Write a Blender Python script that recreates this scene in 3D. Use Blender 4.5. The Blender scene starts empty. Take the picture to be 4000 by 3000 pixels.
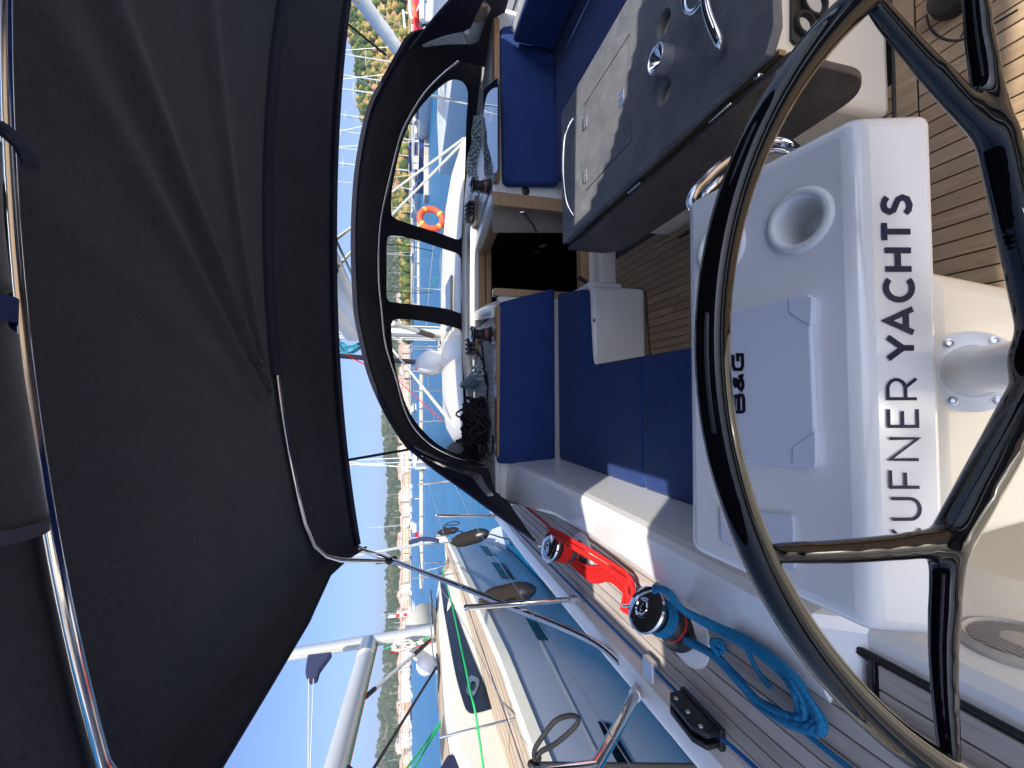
import bpy, bmesh, math, random
from mathutils import Vector, Matrix, noise
from mathutils.geometry import delaunay_2d_cdt
S = bpy.context.scene
COL = S.collection
random.seed(7)
PI = math.pi
R = math.radians
# ------------------------------------------------------------------ camera, sky, sun, exposure
FPX = 1720.0                      # focal length in pixels of the 4000 x 3000 photograph
H = 2.25                          # lens height above the water
PITCH = math.atan(403 / FPX)      # the lens looks down towards the cockpit
YAW = math.atan(60 / FPX)
TRIM = math.atan(455 / FPX) - PITCH   # the moored yacht sits a little bow up
cam = bpy.data.cameras.new('camera'); camo = bpy.data.objects.new('camera', cam); COL.objects.link(camo)
cam.sensor_width = 36; cam.sensor_fit = 'HORIZONTAL'; cam.lens = 36 * FPX / 4000
cam.clip_start = 0.02; cam.clip_end = 9000
cp, sp, cy, sy = math.cos(PITCH), math.sin(PITCH), math.cos(YAW), math.sin(YAW)
fwd = Vector((sy * cp, cy * cp, -sp)); rgt = Vector((cy, -sy, 0)); upv = rgt.cross(fwd)
# the phone was held on its side: picture x runs down the world, picture y runs to the left
X_, Y_, Z_ = -upv, rgt, -fwd
camo.matrix_world = Matrix(((X_.x, Y_.x, Z_.x, 0), (X_.y, Y_.y, Z_.y, 0), (X_.z, Y_.z, Z_.z, H), (0, 0, 0, 1)))
S.camera = camo
SUN_EL, SUN_AZ = R(41.7), R(159)
w = bpy.data.worlds.new('World'); S.world = w; w.use_nodes = True
nt = w.node_tree; bg = nt.nodes['Background']
sk = nt.nodes.new('ShaderNodeTexSky'); sk.sky_type = 'NISHITA'; sk.sun_disc = False
sk.sun_elevation = SUN_EL; sk.sun_rotation = SUN_AZ; sk.air_density = 0.5; sk.dust_density = 2.8; sk.ozone_density = 6.5
nt.links.new(sk.outputs[0], bg.inputs[0]); bg.inputs[1].default_value = 0.14
sl = bpy.data.lights.new('sun', 'SUN'); sl.energy = 3.7; sl.angle = R(0.5); sl.color = (1, 0.93, 0.82)
so = bpy.data.objects.new('sun', sl); COL.objects.link(so)
sd = Vector((math.sin(SUN_AZ) * math.cos(SUN_EL), math.cos(SUN_AZ) * math.cos(SUN_EL), math.sin(SUN_EL)))
so.rotation_euler = sd.to_track_quat('Z', 'Y').to_euler()
S.view_settings.view_transform = 'Standard'; S.view_settings.look = 'None'
S.view_settings.exposure = 1.08; S.view_settings.gamma = 1; S.view_settings.use_curve_mapping = False
S.render.engine = 'CYCLES'
S.cycles.max_bounces = 10; S.cycles.transparent_max_bounces = 24; S.cycles.diffuse_bounces = 8; S.cycles.glossy_bounces = 5
S.cycles.caustics_reflective = False; S.cycles.caustics_refractive = False

# ------------------------------------------------------------------ survey: a point of the photograph -> a place on a known plane
def axes(off):
    p = math.atan(off / FPX); a, b = math.cos(p), math.sin(p)
    W = Vector((sy * a, cy * a, -b)); Rr = Vector((cy, -sy, 0)); return Rr, Rr.cross(W), W
AX = {'B': axes(455), 'L': axes(403)}
def ray(X, Y, fr='B'):
    r_, u_, w_ = AX[fr]; return r_ * ((1500 - Y) / FPX) + u_ * ((2000 - X) / FPX) + w_
def P(X, Y, ax, val, fr='B'):
    v = ray(X, Y, fr); return v * (val / v['xyz'.index(ax)])
def PP(X, Y, o, n, fr='B'):
    v = ray(X, Y, fr); return v * (Vector(o).dot(Vector(n)) / v.dot(Vector(n)))
def PY(pts, ax, val, fr='B'): return [P(a, b, ax, val, fr) for a, b in pts]

# ------------------------------------------------------------------ objects
ROOTS = []
def reg(o, fr):
    o['_fr'] = fr; ROOTS.append(o)
def thing(name, label, cat, base, group=None, fr='B'):
    o = bpy.data.objects.new(name, None); COL.objects.link(o); o.location = base; o.empty_display_size = .05
    o['label'] = label; o['category'] = cat
    if group: o['group'] = group
    reg(o, fr); return o
def wbase(p):
    b = Vector((0, 0, 0))
    while p is not None:
        b += p.location; p = p.parent
    return b
def finish(me, mat, ang=35):
    me.materials.append(mat)
    for p in me.polygons: p.use_smooth = True
    me.set_sharp_from_angle(angle=R(ang))
    if 5 < len(me.polygons) < 1500:       # keep broad flat faces flat beside their rounded edges
        ef = {}
        for p in me.polygons:
            for k in p.edge_keys: ef.setdefault(k, []).append(p)
        sh = {k for k, f in ef.items() if len(f) == 2 and max(f[0].area, f[1].area) > .003 and min(f[0].area, f[1].area) < .3 * max(f[0].area, f[1].area) and f[0].normal.angle(f[1].normal, 0) > .06}
        for e in me.edges:
            if tuple(sorted(e.vertices)) in sh: e.use_edge_sharp = True
def obj(name, bm, mat, parent=None, ang=35, base=None, fr='B', mods=None):
    """link a bmesh, given in yacht coordinates, as one mesh object"""
    if isinstance(bm, bpy.types.Mesh): me = bm
    else:
        bmesh.ops.recalc_face_normals(bm, faces=bm.faces[:]) if getattr(obj, 'recalc', True) else None
        me = bpy.data.meshes.new(name); bm.to_mesh(me); bm.free()
    b = wbase(parent) if parent is not None else Vector(base or (0, 0, 0))
    me.transform(Matrix.Translation(-b))
    finish(me, mat, ang)
    o = bpy.data.objects.new(name, me); COL.objects.link(o)
    if parent is not None: o.parent = parent
    else: o.location = b; reg(o, fr)
    return o
def tag(o, label, cat, group=None, kind=None):
    if kind: o['kind'] = kind
    if label: o['label'] = label
    if cat: o['category'] = cat
    if group: o['group'] = group
    return o
def struct(name, bm, mat, base=(0, 0, 0), fr='B', ang=35):
    o = obj(name, bm, mat, None, ang, base, fr); o['kind'] = 'structure'; return o
def pieces(name, meshes_fn, parent, mats): ...
def evalmesh(bm, mods):
    """apply modifiers to a bmesh and hand back the mesh"""
    me = bpy.data.meshes.new('tmp'); bm.to_mesh(me); bm.free()
    o = bpy.data.objects.new('tmp', me); COL.objects.link(o)
    tmp = []
    for typ, kw in mods:
        m = o.modifiers.new('m', typ)
        for k, v in kw.items():
            if k == 'object' and not isinstance(v, bpy.types.Object):
                cm = bpy.data.meshes.new('cut'); v.to_mesh(cm); v.free()
                v = bpy.data.objects.new('cut', cm); COL.objects.link(v); tmp.append(v)
            setattr(m, k, v)
    dg = bpy.context.evaluated_depsgraph_get(); dg.update()
    out = bpy.data.meshes.new_from_object(o.evaluated_get(dg))
    for t in tmp + [o]: bpy.data.objects.remove(t)
    out.materials.clear(); return out

# ------------------------------------------------------------------ shapes
def NB(): return bmesh.new()
def frames(pts, closed=False):
    n = len(pts); T = []
    for i in range(n):
        a = pts[(i - 1) % n] if (closed or i > 0) else pts[i]; b = pts[(i + 1) % n] if (closed or i < n - 1) else pts[i]
        t = (b - a); T.append(t.normalized() if t.length > 1e-9 else Vector((0, 0, 1)))
    up = Vector((0, 0, 1)) if abs(T[0].z) < .9 else Vector((1, 0, 0))
    N = [(up - T[0] * up.dot(T[0])).normalized()]
    for i in range(1, n):
        v = N[-1] - T[i] * N[-1].dot(T[i]); N.append(v.normalized() if v.length > 1e-9 else N[-1])
    return T, N
def tube(bm, pts, r, seg=10, closed=False, cap=True, flat=1.0):
    pts = [Vector(p) for p in pts]; n = len(pts); T, N = frames(pts, closed)
    rr = r if isinstance(r, (list, tuple)) else [r] * n
    rings = []
    for i in range(n):
        B = T[i].cross(N[i])
        rings.append([bm.verts.new(pts[i] + (N[i] * math.cos(a) * flat + B * math.sin(a)) * rr[i]) for a in [2 * PI * k / seg for k in range(seg)]])
    for i in range(n if closed else n - 1):
        A, Bq = rings[i], rings[(i + 1) % n]
        for k in range(seg): bm.faces.new((A[k], A[(k + 1) % seg], Bq[(k + 1) % seg], Bq[k]))
    if not closed and cap:
        bm.faces.new(rings[0][::-1]); bm.faces.new(rings[-1])
    return rings
def sm(pts, n=6, closed=False):
    pts = [Vector(p) for p in pts]; N = len(pts); out = []
    for i in range(N if closed else N - 1):
        if closed: a, b, c, d = pts[(i - 1) % N], pts[i], pts[(i + 1) % N], pts[(i + 2) % N]
        else: a, b, c, d = pts[max(i - 1, 0)], pts[i], pts[i + 1], pts[min(i + 2, N - 1)]
        for k in range(n):
            t = k / n; out.append(.5 * ((2 * b) + (c - a) * t + (2 * a - 5 * b + 4 * c - d) * t * t + (3 * b - a - 3 * c + d) * t ** 3))
    if not closed: out.append(pts[-1])
    return out
def box(bm, lo, hi, bev=0, seg=2):
    lo = Vector(lo); hi = Vector(hi)
    r = bmesh.ops.create_cube(bm, size=1); vs = r['verts']
    for v in vs:
        v.co = Vector((lo[i] + (v.co[i] + .5) * (hi[i] - lo[i]) for i in range(3)))
    if bev > 0:
        es = list({e for v in vs for e in v.link_edges})
        bmesh.ops.bevel(bm, geom=es, offset=bev, segments=seg, profile=.5, affect='EDGES')
    return vs
def hexa(bm, c8, bev=0, seg=2):
    """box from eight corners: bottom four then top four, both the same way round"""
    v = [bm.verts.new(c) for c in c8]
    fs = [(0, 3, 2, 1), (4, 5, 6, 7), (0, 1, 5, 4), (1, 2, 6, 5), (2, 3, 7, 6), (3, 0, 4, 7)]
    for f in fs: bm.faces.new([v[i] for i in f])
    bm.normal_update()
    if bev > 0:
        es = list({e for x in v for e in x.link_edges})
        bmesh.ops.bevel(bm, geom=es, offset=bev, segments=seg, profile=.5, affect='EDGES')
    return v
def prism(bm, poly, d, bev=0, seg=2):
    """polygon (list of 3-D points) pushed along the vector d"""
    d = Vector(d); a = [bm.verts.new(Vector(p)) for p in poly]; b = [bm.verts.new(Vector(p) + d) for p in poly]; n = len(a)
    f = [bm.faces.new(a[::-1]), bm.faces.new(b)]
    for i in range(n): f.append(bm.faces.new((a[i], a[(i + 1) % n], b[(i + 1) % n], b[i])))
    bmesh.ops.recalc_face_normals(bm, faces=f)
    if bev > 0:
        es = list({e for x in a + b for e in x.link_edges})
        bmesh.ops.bevel(bm, geom=es, offset=bev, segments=seg, profile=.5, affect='EDGES')
def loft(bm, rows, closed=False, cap=False):
    V = [[bm.verts.new(Vector(p)) for p in r] for r in rows]; n = len(V[0])
    for i in range(len(V) - 1):
        for k in range(n if closed else n - 1):
            bm.faces.new((V[i][k], V[i][(k + 1) % n], V[i + 1][(k + 1) % n], V[i + 1][k]))
    if cap: bm.faces.new(V[0][::-1]); bm.faces.new(V[-1])
    return V
def lathe(bm, prof, o=(0, 0, 0), ax=(0, 0, 1), seg=24):
    """prof: (radius, height) pairs turned about ax through o"""
    q = Vector(ax).normalized().to_track_quat('Z', 'Y'); o = Vector(o); rings = []
    for r, h in prof:
        if r < 1e-6: rings.append([bm.verts.new(o + q @ Vector((0, 0, h)))])
        else: rings.append([bm.verts.new(o + q @ Vector((r * math.cos(a), r * math.sin(a), h))) for a in [2 * PI * k / seg for k in range(seg)]])
    for A, B in zip(rings, rings[1:]):
        for k in range(seg):
            a = [A[k % len(A)], A[(k + 1) % len(A)], B[(k + 1) % len(B)], B[k % len(B)]]
            u = []
            for x in a:
                if x not in u: u.append(x)
            if len(u) > 2: bm.faces.new(u)
def rpoly(pts, r, n=4):
    """round the corners of a closed 3-D polygon"""
    pts = [Vector(p) for p in pts]; N = len(pts); out = []
    for i in range(N):
        a, b, c = pts[i - 1], pts[i], pts[(i + 1) % N]
        rr = r[i] if isinstance(r, (list, tuple)) else r
        if rr <= 0: out.append(b); continue
        d1 = (a - b); d2 = (c - b); k = min(rr, d1.length * .49, d2.length * .49)
        p1 = b + d1.normalized() * k; p2 = b + d2.normalized() * k
        for j in range(n + 1):
            t = j / n; out.append(p1 * (1 - t) ** 2 + b * 2 * t * (1 - t) + p2 * t * t)
    return out
def sheet(bm, outline, holes, mapf, step, thick=0.0):
    """flat region with holes (2-D), meshed evenly and carried into space by mapf"""
    from math import hypot
    def inside(p, poly):
        c = False; n = len(poly); j = n - 1
        for i in range(n):
            xi, yi = poly[i]; xj, yj = poly[j]
            if (yi > p[1]) != (yj > p[1]) and p[0] < (xj - xi) * (p[1] - yi) / (yj - yi) + xi: c = not c
            j = i
        return c
    vs = []; es = []
    for loop in [outline] + holes:
        L = []
        for i in range(len(loop)):
            a, b = loop[i], loop[(i + 1) % len(loop)]; k = max(1, int(hypot(a[0] - b[0], a[1] - b[1]) / step))
            for j in range(k): L.append((a[0] + (b[0] - a[0]) * j / k, a[1] + (b[1] - a[1]) * j / k))
        s = len(vs); vs += L; es += [(s + i, s + (i + 1) % len(L)) for i in range(len(L))]
    x0 = min(p[0] for p in outline); x1 = max(p[0] for p in outline); y0 = min(p[1] for p in outline); y1 = max(p[1] for p in outline)
    x = x0 + step * .5
    while x < x1:
        y = y0 + step * .5
        while y < y1:
            p = (x, y)
            if inside(p, outline) and not any(inside(p, h) for h in holes): vs.append(p)
            y += step
        x += step
    ov, oe, of, _, _, _ = delaunay_2d_cdt([Vector(v) for v in vs], es, [], 0, 1e-6)
    V = [bm.verts.new(mapf(v.x, v.y)) for v in ov]; F = []
    for f in of:
        c = sum((ov[i] for i in f), Vector((0, 0))) / len(f)
        if inside(c, outline) and not any(inside(c, h) for h in holes):
            F.append(bm.faces.new([V[i] for i in f]))
    for v in [v for v in V if not v.link_faces]: bm.verts.remove(v)
    if thick: bmesh.ops.solidify(bm, geom=F, thickness=thick)
    return F

# ------------------------------------------------------------------ materials
def M(name, col, rough=.5, metal=0, coat=0, spec=.5, **k):
    m = bpy.data.materials.new(name); m.use_nodes = True; b = m.node_tree.nodes['Principled BSDF']
    b.inputs['Base Color'].default_value = (*col, 1); b.inputs['Roughness'].default_value = rough
    b.inputs['Metallic'].default_value = metal; b.inputs['Coat Weight'].default_value = coat
    b.inputs['Specular IOR Level'].default_value = spec
    b.inputs['Coat Roughness'].default_value = k.get('coatr', .04)
    for n, v in k.items():
        if n not in ('coatr',): b.inputs[n].default_value = v
    return m
def nodes(m): return m.node_tree.nodes, m.node_tree.links, m.node_tree.nodes['Principled BSDF']
def coords(m, scale=(1, 1, 1), gen=False, rot=(0, 0, 0)):
    N, L, b = nodes(m); tc = N.new('ShaderNodeTexCoord'); mp = N.new('ShaderNodeMapping'); mp.inputs['Scale'].default_value = scale
    mp.inputs['Rotation'].default_value = rot
    L.new(tc.outputs['Generated' if gen else 'Object'], mp.inputs[0]); return mp.outputs[0]
def ramp(m, src, stops):
    N, L, b = nodes(m); r = N.new('ShaderNodeValToRGB'); e = r.color_ramp.elements
    while len(e) < len(stops): e.new(.5)
    for i, (p, c) in enumerate(stops):
        e[i].position = p; e[i].color = (*c, 1) if len(c) == 3 else c
    L.new(src, r.inputs[0]); return r.outputs[0]
def noiset(m, vec, scale, detail=4, rough=.6, dist=0):
    N, L, b = nodes(m); n = N.new('ShaderNodeTexNoise'); n.inputs['Scale'].default_value = scale; n.inputs['Detail'].default_value = detail
    n.inputs['Roughness'].default_value = rough; n.inputs['Distortion'].default_value = dist
    if vec is not None: L.new(vec, n.inputs['Vector'])
    return n.outputs['Fac']
def bump(m, src, strength=.3, dist=.002, prev=None):
    N, L, b = nodes(m); n = N.new('ShaderNodeBump'); n.inputs['Strength'].default_value = strength; n.inputs['Distance'].default_value = dist
    L.new(src, n.inputs['Height'])
    if prev is not None: L.new(prev, n.inputs['Normal'])
    L.new(n.outputs[0], b.inputs['Normal']); return n.outputs[0]
def mixc(m, fac, a, c2, mode='MIX'):
    N, L, b = nodes(m); n = N.new('ShaderNodeMix'); n.data_type = 'RGBA'; n.blend_type = mode
    if isinstance(fac, (int, float)): n.inputs[0].default_value = fac
    else: L.new(fac, n.inputs[0])
    for i, c in ((6, a), (7, c2)):
        if isinstance(c, tuple): n.inputs[i].default_value = (*c, 1)
        else: L.new(c, n.inputs[i])
    return n.outputs[2]
def rnd(m):
    N, L, b = nodes(m); n = N.new('ShaderNodeObjectInfo'); return n.outputs['Random']
def setc(m, out): nodes(m)[1].new(out, nodes(m)[2].inputs['Base Color'])
def setr(m, out): nodes(m)[1].new(out, nodes(m)[2].inputs['Roughness'])

def gel(name, col, rough=.22):
    m = M(name, col, rough, coat=.35, coatr=.12)
    v = coords(m); f = noiset(m, v, 2.5, 5, .65)
    setc(m, ramp(m, f, [(.25, tuple(c * .94 for c in col)), (.7, col)]))
    g = noiset(m, v, 14, 3, .5); setr(m, ramp(m, g, [(.2, (rough * .85,) * 3), (.85, (rough * 1.3,) * 3)]))
    h = noiset(m, v, 1.3, 2, .5); bump(m, h, .25, .004)
    return m
def teak(name, c1, c2, c3, rough=.62):
    m = M(name, c2, rough, spec=.3); v = coords(m, (42, 2.2, 42))
    N, L, b = nodes(m); oi = N.new('ShaderNodeObjectInfo')
    ad = N.new('ShaderNodeVectorMath'); ad.operation = 'ADD'; sc = N.new('ShaderNodeVectorMath'); sc.operation = 'SCALE'
    cb = N.new('ShaderNodeCombineXYZ')
    for i in range(3): L.new(oi.outputs['Random'], cb.inputs[i])
    L.new(cb.outputs[0], sc.inputs[0]); sc.inputs['Scale'].default_value = 57; L.new(v, ad.inputs[0]); L.new(sc.outputs[0], ad.inputs[1])
    f = noiset(m, ad.outputs[0], 1.6, 7, .72, .6); v2 = coords(m, (6, 1.4, 6))
    ad2 = N.new('ShaderNodeVectorMath'); ad2.operation = 'ADD'; L.new(v2, ad2.inputs[0]); L.new(sc.outputs[0], ad2.inputs[1])
    g = noiset(m, ad2.outputs[0], 1.5, 4, .6)
    c = ramp(m, f, [(.25, c1), (.5, c2), (.78, c3)])
    c = mixc(m, ramp(m, g, [(.4, (0, 0, 0)), (.75, (.55,) * 3)]), c, tuple(x * .62 for x in c2))
    c = mixc(m, oi.outputs['Random'], c, mixc(m, 1.0, c, (.83, .8, .77), 'MULTIPLY'))
    setc(m, c); bump(m, f, .35, .0008)
    return m
def fabric(name, col, col2, rough=.85, weave=900, wb=.35, sheen=.2, mottle=6):
    m = M(name, col, rough, spec=.25); nodes(m)[2].inputs['Sheen Weight'].default_value = sheen
    v = coords(m); f = noiset(m, v, mottle, 6, .7); f2 = noiset(m, v, mottle * 22, 3, .8)
    c = ramp(m, f, [(.3, col), (.7, col2)]); c = mixc(m, ramp(m, f2, [(.4, (0, 0, 0)), (.8, (.5,) * 3)]), c, tuple(min(1, x * 2.0 + .004) for x in col2))
    setc(m, c); b1 = bump(m, noiset(m, v, weave, 2, .6), wb, .0006); bump(m, noiset(m, v, 7, 3, .5), .25, .012, b1)
    return m
def rope(name, ca, cb, scale=1.0, rough=.75, thr=.5):
    m = M(name, ca, rough, spec=.3); N, L, b = nodes(m)
    u = N.new('ShaderNodeUVMap'); mp = N.new('ShaderNodeMapping'); mp.inputs['Rotation'].default_value = (0, 0, R(45)); mp.inputs['Scale'].default_value = (scale, scale, 1)
    L.new(u.outputs[0], mp.inputs[0]); ch = N.new('ShaderNodeTexChecker'); ch.inputs['Scale'].default_value = 1; L.new(mp.outputs[0], ch.inputs[0])
    vo = N.new('ShaderNodeTexVoronoi'); vo.inputs['Scale'].default_value = 1; L.new(mp.outputs[0], vo.inputs[0])
    setc(m, mixc(m, ch.outputs['Fac'], ca, cb)); bump(m, vo.outputs['Distance'], .8, .0015)
    return m

WHITE = gel('white_gelcoat', (.80, .80, .79)); CREAM = gel('cream_gelcoat', (.82, .75, .61), .3)
WHITE2 = gel('console_gelcoat', (.80, .81, .82), .18)
INSTR = M('instrument_cover_plastic', (.62, .65, .76), .32, coat=.15)
_v = coords(INSTR); bump(INSTR, noiset(INSTR, _v, 420, 2, .6), .12, .0004)
TEAK = teak('cockpit_teak', (.27, .175, .10), (.43, .31, .195), (.58, .44, .30))
TEAKG = teak('side_deck_teak', (.32, .285, .26), (.47, .43, .40), (.60, .56, .52), .7)
TEAKP = teak('pale_ledge_teak', (.48, .47, .47), (.57, .56, .56), (.66, .65, .65), .7)
CAULK = M('black_caulk', (.012, .011, .012), .55); _v = coords(CAULK); bump(CAULK, noiset(CAULK, _v, 200, 3), .4, .001)
NAVY = fabric('navy_cushion_fabric', (.008, .024, .105), (.013, .037, .150), .85, 1100, .3, .08, 5)
NAVYP = M('navy_piping', (.01, .015, .06), .6)
BIM = fabric('black_canvas', (.022, .022, .031), (.036, .035, .048), .92, 700, .5, .15, 4)
HOOD = fabric('hood_canvas', (.020, .020, .028), (.036, .035, .046), .88, 600, .35, .1, 5)
BIND = M('navy_binding', (.014, .015, .040), .75)
STRAP = M('blue_webbing', (.045, .075, .26), .75); _v = coords(STRAP, (1, 1, 1)); bump(STRAP, noiset(STRAP, _v, 500, 2), .6, .001)
CHROME = M('polished_steel', (.72, .72, .73), .07, metal=1); _v = coords(CHROME); setr(CHROME, ramp(CHROME, noiset(CHROME, _v, 14, 5, .7), [(.3, (.04,) * 3), (.75, (.16,) * 3)]))
STEEL = M('brushed_steel', (.66, .66, .68), .34, metal=.9); _v = coords(STEEL, (1, 1, 30)); bump(STEEL, noiset(STEEL, _v, 60, 3), .15, .0004)
BLACKP = M('black_plastic', (.012, .012, .014), .38); _v = coords(BLACKP); bump(BLACKP, noiset(BLACKP, _v, 260, 3), .2, .0005)
RUBBER = M('black_rubber', (.01, .01, .011), .6)
CARB = M('gloss_carbon', (.003, .003, .004), .03, spec=.42); _v = coords(CARB); bump(CARB, noiset(CARB, _v, 18, 2), .03, .002)
TABLE = M('charcoal_laminate', (.06, .066, .08), .42, spec=.45)
_v = coords(TABLE, (3, 3, 3)); _f = noiset(TABLE, _v, 3.2, 9, .72, .8)
setc(TABLE, ramp(TABLE, _f, [(.3, (.085, .09, .108)), (.5, (.13, .135, .148)), (.72, (.19, .19, .192))])); bump(TABLE, noiset(TABLE, coords(TABLE), 300, 4), .15, .0005)
LEAF = M('umber_laminate', (.04, .034, .03), .5, spec=.4)
_v = coords(LEAF, (3, 3, 3)); _f = noiset(LEAF, _v, 3.6, 9, .75, 1.2)
setc(LEAF, ramp(LEAF, _f, [(.34, (.042, .038, .040)), (.5, (.068, .060, .058)), (.66, (.11, .096, .088))]))
WOOD = M('varnished_oak', (.34, .19, .085), .35, coat=.3, coatr=.1)
_v = coords(WOOD, (1.5, 1.5, 24)); _f = noiset(WOOD, _v, 5, 6, .65, .4); setc(WOOD, ramp(WOOD, _f, [(.3, (.22, .115, .045)), (.6, (.37, .205, .09)), (.8, (.46, .28, .14))]))
WOODX = M('hatch_trim_oak', (.40, .25, .13), .4, coat=.2); _v = coords(WOODX, (2, 24, 24)); setc(WOODX, ramp(WOODX, noiset(WOODX, _v, 5, 6), [(.3, (.27, .16, .08)), (.7, (.45, .29, .16))]))
DOORM = M('grey_beige_panel', (.30, .255, .215), .5); _v = coords(DOORM); setc(DOORM, ramp(DOORM, noiset(DOORM, _v, 6, 6), [(.3, (.235, .195, .16)), (.7, (.33, .285, .24))])); bump(DOORM, noiset(DOORM, _v, 300), .2, .0006)
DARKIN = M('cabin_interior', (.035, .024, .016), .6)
NAVYINK = M('navy_lettering', (.012, .014, .052), .55, spec=.2); BLACKINK = M('black_lettering', (.006, .006, .014), .35)
WHITEINK = M('white_lettering', (.75, .77, .8), .4); BLUEINK = M('blue_dot', (.12, .3, .6), .4)
RED = rope('red_rope', (.62, .016, .012), (.50, .010, .010), 1); BLUER = rope('blue_rope', (.010, .19, .38), (.006, .13, .29), 1)
BLACKR = rope('black_rope', (.012, .012, .014), (.02, .02, .024), 1); GREYR = rope('grey_fleck_rope', (.40, .47, .50), (.10, .14, .17), .5, thr=.6)
WHITER = rope('white_rope', (.68, .67, .6), (.55, .55, .5), .6); GREENR = rope('green_rope', (.02, .42, .13), (.015, .34, .10), 1)
SHEETR = rope('blue_sheet', (.01, .12, .36), (.008, .09, .28), 1)
# clear vinyl: thin, slightly milky, shiny
VINYL = bpy.data.materials.new('clear_vinyl'); VINYL.use_nodes = True
_N, _L = VINYL.node_tree.nodes, VINYL.node_tree.links; _N.remove(_N['Principled BSDF']); _o = _N['Material Output']
_t = _N.new('ShaderNodeBsdfTransparent'); _t.inputs[0].default_value = (.93, .955, .97, 1); _g = _N.new('ShaderNodeBsdfGlossy'); _g.inputs['Roughness'].default_value = .05
_d = _N.new('ShaderNodeBsdfDiffuse'); _d.inputs[0].default_value = (.8, .83, .86, 1)
_f = _N.new('ShaderNodeFresnel'); _f.inputs[0].default_value = 1.4; _m1 = _N.new('ShaderNodeMixShader'); _m2 = _N.new('ShaderNodeMixShader'); _m2.inputs[0].default_value = .07
_tc = _N.new('ShaderNodeTexCoord'); _n = _N.new('ShaderNodeTexNoise'); _n.inputs['Scale'].default_value = 3; _b = _N.new('ShaderNodeBump'); _b.inputs['Distance'].default_value = .02; _b.inputs['Strength'].default_value = .5
_L.new(_tc.outputs['Object'], _n.inputs['Vector']); _L.new(_n.outputs['Fac'], _b.inputs['Height']); _L.new(_b.outputs[0], _g.inputs['Normal'])
_L.new(_f.outputs[0], _m1.inputs[0]); _L.new(_t.outputs[0], _m1.inputs[1]); _L.new(_g.outputs[0], _m1.inputs[2])
_L.new(_m1.outputs[0], _m2.inputs[1]); _L.new(_d.outputs[0], _m2.inputs[2]); _L.new(_m2.outputs[0], _o.inputs['Surface'])

def uvtube(bm, pts, r, seg=8, pitch=1.0):
    """rope: tube with a braid map (u round, v along)"""
    uvl = bm.loops.layers.uv.verify(); f0 = set(bm.faces)
    pts = [Vector(p) for p in pts]
    L = [0]
    for a, b in zip(pts, pts[1:]): L.append(L[-1] + (b - a).length)
    rings = tube(bm, pts, r, seg)
    idx = {}
    for i, rg in enumerate(rings):
        for k, v in enumerate(rg): idx[v] = (i, k)
    rr = r if not isinstance(r, (list, tuple)) else r[0]
    for f in bm.faces:
        if f in f0 or len(f.verts) > 4: continue
        ks = [idx[l.vert][1] for l in f.loops]; wrap = max(ks) - min(ks) > 1
        for l in f.loops:
            i, k = idx[l.vert]
            if wrap and k == 0: k = seg
            l[uvl].uv = (k / seg * 6, L[i] / (2 * PI * rr) * 6 * pitch)
def ropes(name, paths, r, mat, parent=None, seg=8, base=None, n=8, jit=0, fr='B'):
    bm = NB()
    for p in paths:
        q = sm(p, n)
        if jit: q = [v + Vector((random.uniform(-jit, jit), random.uniform(-jit, jit), random.uniform(-jit, jit))) * .5 for v in q]
        uvtube(bm, q, r, seg)
    return obj(name, bm, mat, parent, 60, base, fr)
# ================================================================== our yacht: the cockpit and its decks
XC = 1.08
SOLE, SEAT, DECK, LEDGE, TAB = -1.6, -1.15, -0.9, -0.70, -0.85
def V(*a): return Vector(a)
# --- hull sides and inner liner (structure)
bm = NB()
yy = [-1.6, -1, 0, 1, 2, 3, 4, 5, 6, 7, 8, 8.7, 9.3]
hw = [1.95, 2.03, 2.13, 2.17, 2.18, 2.18, 2.15, 2.05, 1.85, 1.5, 1.0, .55, .05]
for s in (-1, 1):
    loft(bm, [[V(XC + s * h, y, DECK + .035), V(XC + s * (h + .01), y, DECK - .05), V(XC + s * (h + .02), y, DECK - .5), V(XC + s * (h - .1), y, -1.9), V(XC + s * (h * .8 - .2), y, -2.6)] for y, h in zip(yy, hw)])
hull = struct('hull', bm, WHITE)
# toe rail / gunwale: the pale band outside the teak
bm = NB()
for s in (-1, 1):
    loft(bm, [[V(XC + s * (h + .008), y, DECK + .0), V(XC + s * (h + .004), y, DECK + .034), V(XC + s * (h - .03), y, DECK + .045), V(XC + s * (h - .085), y, DECK + .038), V(XC + s * (h - .105), y, DECK - .004), V(XC + s * (h - .12), y, DECK - .03)] for y, h in zip(yy, hw)])
struct('gunwale', bm, WHITE)
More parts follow.
